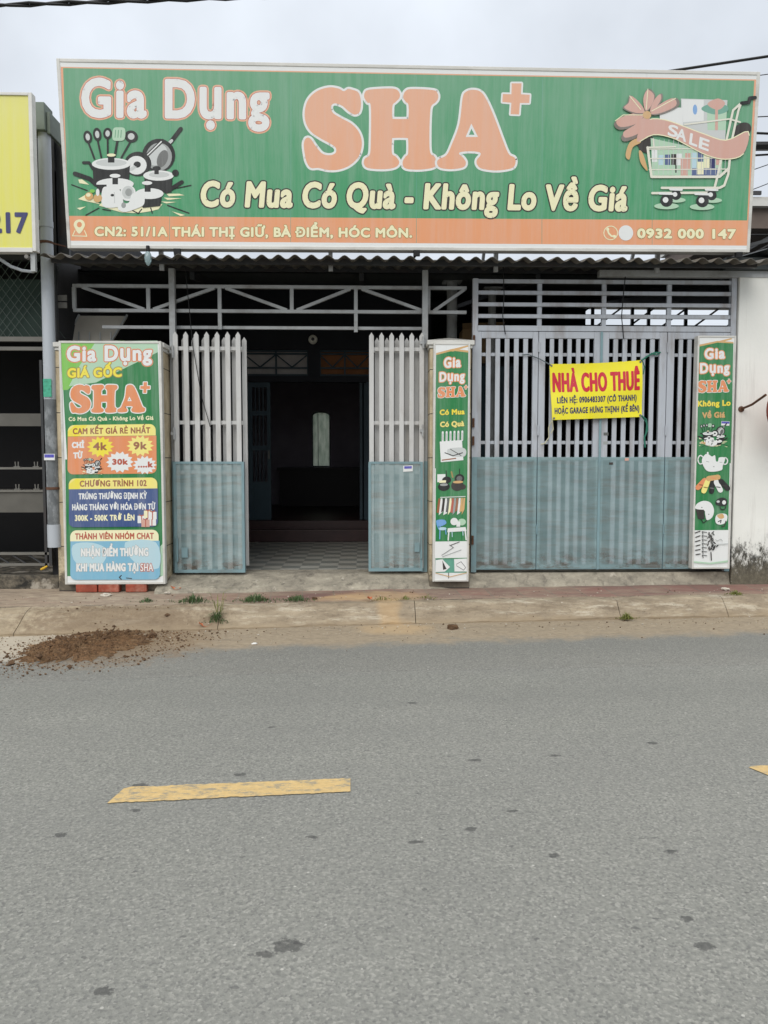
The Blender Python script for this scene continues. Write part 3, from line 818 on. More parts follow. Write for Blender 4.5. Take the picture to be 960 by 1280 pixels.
structure(mb.build('pavement', M_PAVE, smooth=True))
# threshold: rough cement ramp up to the gate line
xs = np.linspace(-1.99, 3.77, 120)
rows = []
for x in xs:
    yb = back_line(x); j = mnoise.noise(Vector((x * 2.1, 3, 0))) * 0.03
    rows.append([(x, yb + j, 0.19), (x, yb + 0.03 + j, 0.23 + j * 0.4), (x, yb + (0 - yb) * 0.5 + 0.02, 0.285 + j * 0.3), (x, 0.0, 0.325), (x, 0.25, 0.331)])
mb = MB()
for a, b in zip(rows, rows[1:]):
    for k in range(4): mb.face([a[k], b[k], b[k + 1], a[k + 1]])
structure(mb.build('threshold_ramp', M_RAMP, smooth=True))
mb = MB().box(-3.0, 8.3, 0.25, 9.2, 0.1, 0.33)
structure(mb.build('patio_floor', MATS['tile']))
# yellow centre dashes
def dash(pts):
    mb = MB(); n = 110
    (a, b, c, d) = [Vector((x, y, 0)) for x, y in pts]
    top, bot = [], []
    for i in range(n + 1):
        t = i / n
        top.append(a.lerp(b, t) + Vector((0, 0.007 * mnoise.noise(Vector((t * 9, 1, 0))) + 0.007 * mnoise.noise(Vector((t * 47, 1, 7))) - 0.012 * max(0, 1 - t * 40) ** 2, 0.004)))
        bot.append(d.lerp(c, t) + Vector((0, 0.007 * mnoise.noise(Vector((t * 9, 5, 0))) + 0.007 * mnoise.noise(Vector((t * 47, 5, 7))), 0.004)))
    for i in range(n): mb.face([bot[i], bot[i + 1], top[i + 1], top[i]])
    mb.build('lane_marking', M_PAINT, road)
dash([(-1.06, -4.376), (-0.055, -4.304), (-0.053, -4.448), (-1.085, -4.535)])
dash([(1.835, -4.222), (2.95, -4.13), (2.95, -4.27), (1.90, -4.372)])
dash([(-5.0, -4.66), (-3.95, -4.57), (-3.95, -4.71), (-5.0, -4.8)])

# ================================================================== HOUSE BEHIND THE GATE
def house():
    t = thing('house', 'dim house front with open doorway and lattice transoms behind the open gate', 'house', (-1, 3.4, 0.33))
    mb = MB()
    X0, X1 = -3.0, 1.0
    y0, y1 = 3.4, 3.55
    mb.box(X0, -1.68, y0, y1, 0.33, 4.05)
    mb.box(0.115, X1, y0, y1, 0.33, 4.05)
    mb.box(-1.68, 0.115, y0, y1, 3.06, 4.05)
    mb.box(-0.77, -0.597, y0 + 0.002, y1 - 0.002, 2.684, 3.06)
    mb.box(-1.68, 0.115, y0 - 0.02, y1 - 0.004, 2.60, 2.684)
    mb.build('wall', M_DKWALL, t)
    mb = MB()
    mb.box(X0, X0 + 0.1, 3.55, 7.6, 0.6, 4.05); mb.box(X1 - 0.1, X1, 3.55, 9.0, 0.33, 4.4)
    # rear wall with the window opening
    mb.box(X0 + 0.1, -0.97, 7.5, 7.62, 0.6, 4.05); mb.box(-0.63, X1 - 0.1, 7.5, 7.62, 0.6, 4.05)
    mb.box(-0.97, -0.63, 7.5, 7.62, 0.6, 1.37); mb.box(-0.97, -0.63, 7.5, 7.62, 2.44, 4.05)
    mb.box(X0, X1, 3.55, 7.62, 4.05, 4.15)
    mb.build('room_walls', M_DKROOM, t)
    MB().box(X0, X1, 3.25, 7.6, 0.331, 0.615).build('room_floor', M_TREAD, t)
    st = MB().box(X0, 1.0, 3.06, 3.4, 0.331, 0.5).build('step', M_TREAD, t, bevel=0.008)
    # arched rear window
    w_ = MB(); ar = [(-0.97, 1.37), (-0.63, 1.37), (-0.63, 2.36)] + [(-0.80 + 0.17 * math.cos(R(a)), 2.36 + 0.075 * math.sin(R(a))) for a in range(0, 181, 20)] + [(-0.97, 2.36)]
    w_.face([(x, 7.56, z) for x, z in ar])
    win = w_.build('window', MATS['frost'], t)
    sp = MB()
    top = ar[2:-1] + [ar[-1]]
    for p, q in zip(top, top[1:]): sp.face([(p[0], 7.53, p[1]), (q[0], 7.53, q[1]), (q[0], 7.53, 2.47), (p[0], 7.53, 2.47)])
    sp.build('spandrel', M_DKROOM, t)
    f = MB()
    for p, q in zip(ar, ar[1:] + ar[:1]):
        if p != q: f.bar((p[0], 7.49, p[1]), (q[0], 7.49, q[1]), 0.02)
    f.bar((-0.86, 7.485, 1.37), (-0.86, 7.485, 2.4), 0.012)
    f.build('frame', M_DKGREEN, win)
    # doorway frame and doors
    for x in (-1.68, 0.062): MB().box(x, x + 0.05, 3.38, 3.5, 0.615, 2.60).build('door_jamb', M_DKGREEN, t)
    for (x0, x1, nm) in ((-1.63, -1.31, 0), (-0.03, 0.06, 1)):
        dl = MB().box(x0, x0 + 0.06, 3.40, 3.44, 0.62, 2.59).box(x1 - 0.05, x1, 3.40, 3.44, 0.62, 2.59)
        if not nm:
            for z in (0.62, 1.1, 1.62, 2.12, 2.52): dl.box(x0 + 0.06, x1 - 0.05, 3.405, 3.435, z, z + 0.07)
            dl.box(x0 + 0.06, x1 - 0.05, 3.41, 3.425, 0.69, 1.1)
            for i in range(3): dl.box(x0 + 0.1 + i * 0.055, x0 + 0.112 + i * 0.055, 3.41, 3.43, 1.17, 2.52)
            door = dl.build('door', M_DKGREEN, t)
            MB().box(x1 - 0.035, x1 - 0.015, 3.37, 3.40, 1.5, 1.62).build('handle', M_SHELF, door)
        else: dl.build('door', M_DKGREEN, t)
    # lattice transoms
    for k, (x0, x1, m_) in enumerate(((-1.68, -0.77, mat('dim_grey_drape', (200, 194, 190), 0.8)), (-0.597, 0.115, mat('dim_orange_drape', (160, 106, 68), 0.8)))):
        fr = MB()
        for z in (2.70, 2.80, 3.0, 3.04): fr.box(x0, x1, 3.41, 3.43, z - 0.012, z + 0.012)
        n = 4
        for i in range(n + 1):
            x = x0 + (x1 - x0) * i / n
            if i % 2 == 0: fr.box(x - 0.012, x + 0.012, 3.412, 3.432, 2.69, 3.05)
        for i in range(n):
            a, b = x0 + (x1 - x0) * i / n, x0 + (x1 - x0) * (i + 1) / n
            fr.bar((a, 3.42, 2.81 if i % 2 else 2.99), (b, 3.42, 2.99 if i % 2 else 2.81), 0.018)
        tr = fr.build('transom', M_DKGREEN, t)
        pm = MB(); pm.face([(x0, 3.5, 2.69), (x1, 3.5, 2.69), (x1, 3.5, 3.06), (x0, 3.5, 3.06)]); pm.build('pane', m_, tr)
house()
# dark desk inside the room
t = thing('desk', 'dark wooden desk against the back wall under the arched window', 'desk', (-0.9, 7.1, 0.615))
MB().box(-1.6, 0.0, 6.8, 7.45, 1.3, 1.35).build('desk_top', mat('dark_wood', (34, 26, 24), 0.5), t)
MB().box(-1.55, -0.05, 6.9, 7.4, 0.616, 1.3).build('cabinet', MATS['dark_wood'], t)
# round lamp over the doorway
t = thing('wall_lamp', 'small round cream lamp high on the wall above the doorway', 'lamp', (-0.69, 3.39, 3.19))
MB().tube([(-0.69, 3.40, 3.19), (-0.69, 3.36, 3.19)], 0.035, 16).build('base', M_STEEL_DK, t)
MB().tube([(-0.69, 3.36, 3.19), (-0.69, 3.345, 3.19), (-0.69, 3.31, 3.19), (-0.69, 3.285, 3.19)], [0.05, 0.066, 0.062, 0.03], 18).build('shade', mat('cream_lamp', (244, 240, 226), 0.4), t, smooth=True)
MB().tube([(-0.69, 3.288, 3.19), (-0.69, 3.278, 3.19)], [0.026, 0.02], 12).build('bulb', M_STEEL_DK, t)

# side walls, rear wall and the roof over the yard
def shell():
    t = thing('yard_wall', 'dark plastered yard wall enclosing the space behind the gate', 'wall', (2, 9, 0.33))
    MB().box(-3.12, -3.0, 0.05, 7.7, 0.2, 4.3).box(8.3, 8.42, 0.1, 9.2, 0.2, 4.6).box(4.85, 8.3, 9.0, 9.12, 0.2, 4.33).box(1.0, 4.85, 9.0, 9.12, 0.2, 4.78).build('wall', mat('dark_yard_plaster', (52, 52, 54), 0.85, 0.2, 1.5), t)
shell()
def corrugated(x0, x1, y0, y1, z0, z1, pitch, amp, m, name, parent, ny=2, thick=0.004):
    mb = MB(); n = int((x1 - x0) / pitch * 8)
    def row(y, z, dz): return [(x0 + (x1 - x0) * i / n, y, z + dz + amp * math.sin(2 * math.pi * (x1 - x0) * i / n / pitch) + 0.006 * mnoise.noise(Vector((i * 0.05, y, 3)))) for i in range(n + 1)]
    R_ = [row(y0, z0, 0), row(y1, z1, 0), row(y1, z1, -thick), row(y0, z0, -thick)]
    for k in range(4):
        a, b = R_[k], R_[(k + 1) % 4]
        for i in range(n): mb.face([a[i], a[i + 1], b[i + 1], b[i]])
    return mb.build(name, m, parent, smooth=True)
def roof():
    t = thing('awning', 'weathered corrugated awning under the long green shop sign', 'awning', (0.45, -0.5, 3.36))
    corrugated(-2.93, 3.86, -0.52, 0.75, 3.335, 3.53, 0.152, 0.021, M_ROOF, 'roof_sheet', t)
    for y in (-0.32, 0.45): MB().bar((-2.9, y, 3.31 + (y + .52) * .153), (3.8, y, 3.31 + (y + .52) * .153), 0.035, 0.05, up=(0, 0, 1)).build('purlin', M_STEEL_DK, t)
    t = thing('yard_roof', 'dark sheet roof over the yard seen through the bars', 'roof', (2.5, 4, 3.6))
    mb = MB(); a, b = (0.62, 3.49), (9.4, 4.86)
    mb.face([(-3.15, a[0], a[1]), (8.45, a[0], a[1]), (8.45, b[0], b[1]), (-3.15, b[0], b[1])])
    mb.face([(-3.15, a[0], a[1] - .03), (8.45, a[0], a[1] - .03), (8.45, b[0], b[1] - .03), (-3.15, b[0], b[1] - .03)])
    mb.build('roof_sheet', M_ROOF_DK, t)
    for x in (-1.8, 0.0, 1.9, 3.9): MB().bar((x, 0.62, 3.43), (x, 9.2, 4.77), 0.05, 0.08, up=(0, 0, 1)).build('rafter', M_STEEL_DK, t)
roof()
# rear roof truss, a silhouette against the bright gap
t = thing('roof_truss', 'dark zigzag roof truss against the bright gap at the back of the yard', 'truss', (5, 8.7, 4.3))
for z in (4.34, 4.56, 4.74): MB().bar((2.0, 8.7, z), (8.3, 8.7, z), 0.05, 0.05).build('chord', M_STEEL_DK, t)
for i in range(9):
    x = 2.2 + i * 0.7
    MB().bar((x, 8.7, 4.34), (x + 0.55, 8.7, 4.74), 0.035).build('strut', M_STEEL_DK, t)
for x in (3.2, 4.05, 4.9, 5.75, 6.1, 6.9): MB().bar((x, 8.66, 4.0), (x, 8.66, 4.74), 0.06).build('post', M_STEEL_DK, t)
# grey columns and cabinet behind the gate
for (x, y, r_, lab) in ((1.075, 1.5, 0.062, 'thick grey column rising behind the middle pillar sign'), (1.62, 1.9, 0.05, 'slimmer grey column behind the left transom bars')):
    t = thing('column', lab, 'column', (x, y, 0.33))
    MB().tube([(x, y, 0.33), (x, y, 3.58)], r_, 18).build('shaft', M_STEEL, t, smooth=True)
    MB().box(x - 0.11, x + 0.11, y - 0.11, y + 0.11, 3.58, 3.6).build('top_plate', M_STEEL, t)
t = thing('cabinet', 'tall dark cabinet standing behind the barred gate', 'cabinet', (1.6, 2.4, 0.33))
MB().box(1.2, 2.0, 2.2, 2.7, 0.33, 2.72).build('body', M_DKWALL, t)
for x in (1.21, 1.605): MB().box(x, x + 0.385, 2.18, 2.2, 0.4, 2.68).build('door', M_DKGREEN, t)
tb = MB().box(1.3, 1.78, 2.25, 2.6, 2.72, 3.16)
tb.face([(1.3, 2.25, 3.16), (1.78, 2.25, 3.16), (1.82, 2.05, 3.22), (1.27, 2.05, 3.2)])
tag(tb.build('cardboard_carton', M_CARTON), 'brown carton stored on top of the cabinet behind the gate', 'carton')
# slanted board and rail at the left
t = thing('leaning_board', 'grey brown board sloping behind the top of the large light box', 'board', (-2.75, 0.5, 2.75))
lb = MB()
for dz in (0, -0.02): lb.face([(-3.07, 0.42, 2.70 + dz), (-2.60, 0.42, 2.70 + dz), (-2.47, 0.55, 2.99 + dz), (-2.97, 0.55, 2.99 + dz)])
lb.build('panel', M_WOODGREY, t)
for xa, xb in ((-2.6, -2.47), (-3.07, -2.97)): MB().bar((xa, 0.42, 2.71), (xb, 0.55, 3.0), 0.018).build('edge_trim', M_GREYFR, t)
for i in range(4): MB().bar((-2.93 + i * 0.11, 0.40, 2.6), (-2.93 + i * 0.11, 0.41, 2.80), 0.01).build('rod', M_GREYFR, t)

# ================================================================== STEEL FRAME AND GATES
def frame():
    t = thing('steel_truss_frame', 'grey steel truss and posts spanning over the open gate', 'truss', (-0.9, 0.1, 0.33))
    for x in (-1.876, 0.636): MB().box(x - 0.028, x + 0.028, 0.03, 0.09, 0.33, 3.36).build('post', M_STEEL, t)
    for x in (-1.876, 0.636): MB().box(x - 0.028, x + 0.028, 0.024, 0.03, 0.335, 1.46).build('painted_base', M_TEALFR, t)
    for z in (3.203, 2.962): MB().box(-2.87, 1.06, 0.1, 0.135, z - 0.016, z + 0.016).build('chord', M_STEEL, t)
    MB().box(-2.6, 0.62, 0.14, 0.17, 2.79, 2.82).build('chord', M_STEEL, t)
    for x, zl in ((-2.86, 2.962), (-2.128, 2.962), (-1.42, 2.78), (-0.70, 2.962), (-0.057, 2.76), (0.675, 2.962)):
        MB().box(x - 0.018, x + 0.018, 0.103, 0.132, zl + (0.016 if zl > 2.9 else 0), 3.187).build('strut', M_STEEL, t)
    for (xa, xb) in ((-2.78, -2.17), (-1.47, -2.08), (-1.36, -0.75), (-0.11, -0.65), (0.0, 0.62), (1.04, 0.73)):
        MB().bar((xa, 0.117, 3.19), (xb, 0.117, 2.975), 0.03, 0.03).build('brace', M_STEEL, t)
frame()

def pickets(x0, x1, y, z0, z1, xs_, label, dark=False, group=None, front=True):
    t = thing('picket_gate', label, 'gate', ((x0 + x1) / 2, y, z0), group)
    wd = 0.046
    for x in xs_:
        mb = MB(); yb = y + 0.012; d = 0.024
        a = [(x - wd / 2, yb - d, z0 + 0.03), (x + wd / 2, yb - d, z0 + 0.03), (x + wd / 2, yb - d, z1 - 0.035), (x, yb - d, z1), (x - wd / 2, yb - d, z1 - 0.035)]
        b = [(p[0], yb, p[2]) for p in a]
        mb.face(a); mb.face(b[::-1])
        for i in range(5): mb.face([a[i], a[(i + 1) % 5], b[(i + 1) % 5], b[i]])
        mb.build('picket', M_PICKET, t, bevel=0.003)
    for z in (2.575, 1.845, 1.35, 0.75): MB().box(x0, x1, y + 0.014, y + 0.036, z - 0.018, z + 0.018).build('rail', M_PICKET, t)
    if front:
        f = MB().box(x0 - 0.012, x0 + 0.013, y - 0.03, y + 0.03, z0, 1.455).box(x1 - 0.013, x1 + 0.012, y - 0.03, y + 0.03, z0, 1.455).box(x0 + 0.013, x1 - 0.013, y - 0.03, y + 0.03, z0, z0 + 0.03).box(x0 + 0.013, x1 - 0.013, y - 0.03, y - 0.018, 1.435, 1.457)
        f.build('lower_frame', M_TEALFR, t)
        mb = MB(); mb.face([(x0 + 0.01, y - 0.022, z0 + 0.02), (x1 - 0.01, y - 0.022, z0 + 0.02), (x1 - 0.01, y - 0.022, 1.445), (x0 + 0.01, y - 0.022, 1.445)]); mb.build('screen_panel', MATS['screen'], t)
    return t
G1 = 'open picket gate leaves'
lf = pickets(-1.86, -1.185, -0.02, 0.345, 2.735, [-1.835 + i * 0.1025 for i in range(7)], 'pale picket gate leaf with teal lower screen beside the large light box', group=G1)
MB().box(-1.80, -1.74, -0.062, -0.052, 0.5, 0.6).tube([(-1.845, -0.06, 0.46), (-1.845, -0.06, 0.7)], 0.011, 8).build('latch', M_TEALFR, lf)
rf = pickets(0.078, 0.60, -0.02, 0.352, 2.735, [0.098 + i * 0.1 for i in range(6)], 'pale picket gate leaf with a blue sticker beside the middle pillar', group=G1)
MB().box(0.53, 0.58, -0.062, -0.052, 0.55, 0.64).tube([(0.6, -0.06, 0.48), (0.6, -0.06, 0.74)], 0.011, 8).build('latch', M_TEALFR, rf)
st = MB(); st.face([(0.415, -0.047, 1.355), (0.51, -0.047, 1.36), (0.51, -0.047, 1.42), (0.415, -0.047, 1.415)], I('white')); st.face([(0.425, -0.049, 1.385), (0.5, -0.049, 1.388), (0.5, -0.049, 1.412), (0.425, -0.049, 1.41)], I('violet')); st.build('sticker', None, rf)
pickets(-1.80, -1.165, 0.085, 0.37, 2.70, [-1.775 + i * 0.1 for i in range(7)], 'shaded picket leaf folded behind the leaf next to the large light box', group=G1, front=False)
pickets(0.10, 0.62, 0.085, 0.37, 2.70, [0.155 + i * 0.1 for i in range(5)], 'shaded picket leaf folded behind the leaf with the blue sticker', group=G1, front=False)
for (x, z, g_) in ((-1.858, 2.52, lf), (-1.858, 1.72, lf), (0.612, 2.62, rf), (0.612, 1.75, rf)):
    MB().box(x - 0.03, x + 0.012, -0.055, -0.035, z, z + 0.03).tube([(x, -0.05, z - 0.045), (x, -0.05, z + 0.075)], 0.011, 8).build('hinge', M_STEEL, g_)

# --- big barred gate with four leaves
def barred_leaf(x0, x1, slots, label, seam_l=0.0):
    t = thing('folding_gate_leaf', label, 'gate', ((x0 + x1) / 2, 0, 0.36), 'closed barred gate leaves')
    z0, z1, zs0, zs1 = 0.36, 2.752, 1.497, 2.686
    g = 0.003
    sw = 0.047
    a, b = slots[0] - sw / 2, slots[-1] + sw / 2
    f = MB().box(x0 + g, a, -0.02, 0.02, 1.50, z1).box(b, x1 - g, -0.02, 0.02, 1.50, z1).box(a, b, -0.02, 0.02, zs1, z1)
    f.build('frame', M_GATE, t, bevel=0.004)
    for p, q in zip(slots, slots[1:]):
        l, r_ = p + sw / 2, q - sw / 2
        MB().box(l, r_, -0.012, 0.012, z0 + 0.05, zs1).build('bar', M_GATE, t, bevel=0.003)
    for z in (2.53, 1.65): MB().box(a, b, 0.013, 0.03, z - 0.016, z + 0.016).build('rail', M_GATE, t)
    lf_ = MB().box(x0 + g, x0 + 0.035, -0.022, 0.018, z0, 1.50).box(x1 - 0.035, x1 - g, -0.022, 0.018, z0, 1.50).box(x0 + 0.035, x1 - 0.035, -0.022, 0.018, z0, z0 + 0.045).box(x0 + 0.035, x1 - 0.035, -0.022, 0.018, 1.47, 1.50)
    lf_.build('lower_frame', M_TEALFR, t, bevel=0.004)
    mb = MB(); mb.face([(x0 + 0.006, -0.026, z0 + 0.012), (x1 - 0.006, -0.026, z0 + 0.012), (x1 - 0.006, -0.026, 1.503), (x0 + 0.006, -0.026, 1.503)]); mb.build('screen_panel', MATS['screen'], t)
    return t
barred_leaf(1.112, 1.770, [1.112 + 0.109 + i * 0.0935 for i in range(6)], 'grey barred gate leaf beside the middle pillar sign')
barred_leaf(1.770, 2.405, [1.770 + 0.092 + i * 0.089 for i in range(6)], 'grey barred gate leaf behind the left half of the yellow banner')
l3 = barred_leaf(2.405, 3.071, [2.405 + 0.1 + i * 0.093 for i in range(6)], 'grey barred gate leaf behind the right half of the yellow banner')
barred_leaf(3.071, 3.72, [3.071 + 0.098 + i * 0.089 for i in range(6)], 'grey barred gate leaf partly behind the right pillar sign')
MB().box(2.389, 2.413, -0.034, -0.028, 0.36, 2.752).build('cover_strip', M_TEALFR, l3)
st = MB(); st.face([(2.44, -0.0215, 1.72), (2.49, -0.0215, 1.72), (2.49, -0.0215, 1.75), (2.44, -0.0215, 1.75)], I('grey_dark')); st.face([(2.44, -0.0215, 1.63), (2.485, -0.0215, 1.63), (2.485, -0.0215, 1.66), (2.44, -0.0215, 1.66)], I('grey')); st.face([(2.66, -0.0285, 1.465), (2.70, -0.0285, 1.467), (2.70, -0.0285, 1.495), (2.66, -0.0285, 1.493)], I('pink')); st.face([(2.50, -0.0285, 1.425), (2.54, -0.0285, 1.425), (2.54, -0.0285, 1.45), (2.50, -0.0285, 1.448)], I('dark'))
st.build('sticker', None, l3)

def transom():
    t = thing('transom_grille', 'grey grille of horizontal bars above the closed barred gate', 'grille', (2.42, 0.0, 2.76))
    for z in (3.247, 3.135, 3.02, 2.905): MB().box(1.155, 3.707, -0.016, 0.016, z - 0.018, z + 0.018).build('rail', M_GATE, t)
    MB().box(1.155, 3.707, -0.025, 0.025, 2.757, 2.81).build('rail', M_GATE, t)
    for x in (1.78, 2.43, 3.09): MB().box(x - 0.022, x + 0.022, 0.004, 0.034, 2.81, 3.265).build('upright', M_GATE, t)
    for x, zt in ((1.132, 3.27), (3.735, 3.38)): MB().box(x - 0.026, x + 0.026, -0.025, 0.035, 0.335, zt).build('post', M_GATE, t)
    for x in (1.132, 3.735): MB().box(x - 0.026, x + 0.026, -0.031, -0.025, 0.336, 1.5).build('painted_base', M_TEALFR, t)
    for z in (2.62, 1.8, 1.62, 0.62): MB().tube([(1.118, -0.04, z), (1.118, -0.04, z + 0.09)], 0.012, 8).build('hinge', M_RUST, t)
transom()
for x, g_ in ((1.772, 'joint'), (3.071, 'joint')):
    for z in (2.55, 1.72, 0.72): MB().tube([(x, -0.032, z), (x, -0.032, z + 0.1)], 0.009, 8).build('hinge', M_GATE if z > 1 else M_TEALFR, l3)

# hanging thin wires
def wire(pts, r_, label, m=M_BLACK, group=None, name='hanging_wire', cat='wire', n=6):
    return tag(MB().tube(pts, r_, n, m).build(name, m, smooth=True), label, cat, group)
wire([(1.40, -0.05, 3.38), (1.41, -0.06, 3.1), (1.40, -0.05, 2.9), (1.43, -0.04, 2.72)], 0.005, 'thin black wire dangling before the grille above the first gate leaf')
wire([(2.63, -0.05, 3.40), (2.60, -0.06, 3.1), (2.59, -0.05, 2.9), (2.62, -0.04, 2.68)], 0.005, 'thin black wire dangling before the grille above the banner')
wire([(-1.72, -0.06, 3.36), (-1.69, -0.06, 3.0), (-1.66, -0.05, 2.6), (-1.58, -0.06, 2.1), (-1.5, -0.05, 1.8)], 0.004, 'thin dark wire hanging down over the left picket leaf')

# ================================================================== PILLARS
def pillar(x0, x1, y0, y1, z1, label):
    t = thing('gate_pillar', label, 'pillar', ((x0 + x1) / 2, (y0 + y1) / 2, 0.2), 'cream gate pillars')
    MB().box(x0, x1, y0, y1, 0.19, z1).build('shaft', M_CREAM, t, bevel=0.01)
    c = MB()
    c.box(x0 - 0.012, x1 + 0.012, y0 - 0.012, y1 + 0.012, z1, z1 + 0.03).box(x0 - 0.03, x1 + 0.03, y0 - 0.03, y1 + 0.03, z1 + 0.03, z1 + 0.075)
    cx, cy = (x0 + x1) / 2, (y0 + y1) / 2
    q = [(x0 - 0.026, y0 - 0.026, z1 + 0.075), (x1 + 0.026, y0 - 0.026, z1 + 0.075), (x1 + 0.026, y1 + 0.026, z1 + 0.075), (x0 - 0.026, y1 + 0.026, z1 + 0.075)]
    for i in range(4): c.face([q[i], q[(i + 1) % 4], (cx, cy, z1 + 0.13)])
    c.build('cap', M_FRAME, t, bevel=0.006)
pillar(-2.95, -1.912, -0.243, 0.2, 2.515, 'wide cream tiled pillar behind the large light box')
pillar(0.668, 1.07, -0.183, 0.2, 2.56, 'narrow cream tiled pillar behind the middle pillar sign')

# ================================================================== SIGNS
def light_box(name, label, cat, x0, x1, z0, z1, y, depth, corners, fr=0.022, group=None, rot=(0, 0, 0), loc=None):
    w_, h_ = x1 - x0, z1 - z0
    t = thing(name, label, cat, loc or (x0, y, z0), group, rot)
    mb = MB().box(0, fr, 0, depth, 0, h_).box(w_ - fr, w_, 0, depth, 0, h_).box(fr, w_ - fr, 0, depth, 0, fr).box(fr, w_ - fr, 0, depth, h_ - fr, h_)
    mb.build('frame', M_FRAME, t, local=True, bevel=0.003)
    MB().box(fr, w_ - fr, depth - 0.012, depth - 0.004, fr, h_ - fr).build('back_plate', M_GREYFR, t, local=True)
    a = Art(t, corners, w_, h_, -0.006)
    mb = MB(); mb.flat = True; mb.face([(fr, 0.0065, fr), (w_ - fr, 0.0065, fr), (w_ - fr, 0.0065, h_ - fr), (fr, 0.0065, h_ - fr)])
    mb.build('face_panel', I('white'), t, local=True)
    return t, a

# ---- the big green shop sign
SW, SH = 6.422, 1.622
t = thing('shop_sign', 'long green shop sign with big orange headline above the awning', 'sign', (0.52, -0.4, 3.435), None, (0, 0, 0))
ya, ti, ro = 0.027, 0.076, 0.009
ax = Vector((math.cos(ya), math.sin(ya), 0)); nn = Vector((math.sin(ya), -math.cos(ya), 0))
up_ = Vector((0, 0, 1)) * math.cos(ti) + nn * math.sin(ti)
X_ = ax * math.cos(ro) + up_ * math.sin(ro); Z_ = up_ * math.cos(ro) - ax * math.sin(ro); Y_ = Z_.cross(X_)
Mx = Matrix((X_, Y_, Z_)).transposed().to_4x4()
Mx.translation = Vector((0.52, -0.4, 3.435)) - X_ * SW / 2
t.matrix_world = Mx
t.location = Mx.translation; t.rotation_euler = Mx.to_euler()
fr = 0.03
mb = MB().box(0, fr, -0.006, 0.14, 0, SH).box(SW - fr, SW, -0.006, 0.14, 0, SH).box(fr, SW - fr, -0.006, 0.14, 0, fr).box(fr, SW - fr, -0.006, 0.14, SH - fr, SH)
mb.build('frame', M_FRAME, t, local=True, bevel=0.004)
MB().box(fr, SW - fr, 0.125, 0.132, fr, SH - fr).build('back_plate', M_GREYFR, t, local=True)
for i in range(1, 7): MB().box(SW * i / 7 - 0.02, SW * i / 7 + 0.02, 0.085, 0.124, fr, SH - fr).build('stiffener', M_STEEL, t, local=True)
for x in (0.8, 2.4, 4.0, 5.6): MB().bar((x, 0.2, -0.16), (x, 0.15, SH * 0.8), 0.04).bar((x, 0.95, -0.02), (x, 0.16, SH * 0.7), 0.03).build('support', M_STEEL, t, local=True)
for px_ in (0.99, 3.21, 6.32): MB().box(px_ - 0.03, px_ + 0.03, -0.012, 0.03, -0.05, 0.002).bar((px_, 0.01, -0.03), (px_ - 0.05, 0.06, -0.1), 0.02).build('clip', M_BLACK, t, local=True)
a = Art(t, [(70, 73), (950, 90), (937, 316), (85, 310)], SW, SH, 0.0)
a.poly([(72, 76), (947, 93), (935, 313), (87, 307)], 'white')
a.poly([(75.5, 83.5), (945, 99.5), (935.5, 307.5), (86.5, 300.5)], 'band')
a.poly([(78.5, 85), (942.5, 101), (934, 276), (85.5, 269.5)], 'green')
a.part('face_panel')
# welded joints of the vinyl show as faint darker seams
for x in (212, 363, 520, 677, 815):
    a.line([(x, 88 + (x - 78) * 0.018), (x, 300 + (x - 78) * 0.008)], 0.5, 'teal')
a.part('seam')
a.text('Gia Dụng', 103.5, 144.5, 334, 147.5, 45, 'white', 2.3, [(2.5, 'orange_pale'), (0.8, 'red_dull')], space=1.14)
a.part('store_lettering')
a.view(360, 60, 3.0)
headline(a, 'orange_pale', 8)
a.view(0, 0, 1)
a.part('headline_lettering')
a.text('Có Mua Có Quà - Không Lo Về Giá', 251, 257, 782, 263, 29.5, 'cream', 1.7, [(1.6, 'dark')], slant=0.08)
a.part('slogan_lettering')
a.text('CN2: 51/1A THÁI THỊ GIỮ, BÀ ĐIỂM, HÓC MÔN.', 119, 294.3, 514, 296.5, 10.8, 'cream', 0.75, [(0.55, 'olive')])
a.sm([(99.5, 292), (93.5, 284), (92.5, 279.5), (95, 275.5), (99.5, 274), (104, 275.5), (106.3, 279.5), (105.5, 284)], 'cream'); a.ell(99.5, 280.5, 3.1, 3.4, 'orange')
a.line([(94, 288), (91, 294.5), (109, 295), (106, 288)], 1.2, 'cream')
a.part('address_lettering')
a.line([(763 + 8.6 * math.cos(R(k)), 291.5 + 8.6 * math.sin(R(k))) for k in range(0, 360, 20)], 1.1, 'cream', True)
a.line([(759, 287), (760.5, 292), (764, 295.5), (768, 296)], 2.2, 'cream'); a.ell(759.3, 287, 1.9, 2.2, 'cream'); a.ell(767.6, 295.8, 2.2, 1.8, 'cream')
a.ell(782, 291.5, 9.2, 9.6, 'white')
a.text('0932 000 147', 797, 297.3, 919, 298.3, 10.6, 'cream', 0.9, [(0.55, 'olive')])
a.part('phone_lettering')
a.view(85, 150, 6.19); cookware(a); a.view(0, 0, 1); a.part('cookware_picture')
a.view(760, 100, 5.053); cart(a); a.view(0, 0, 1); a.part('trolley_picture')

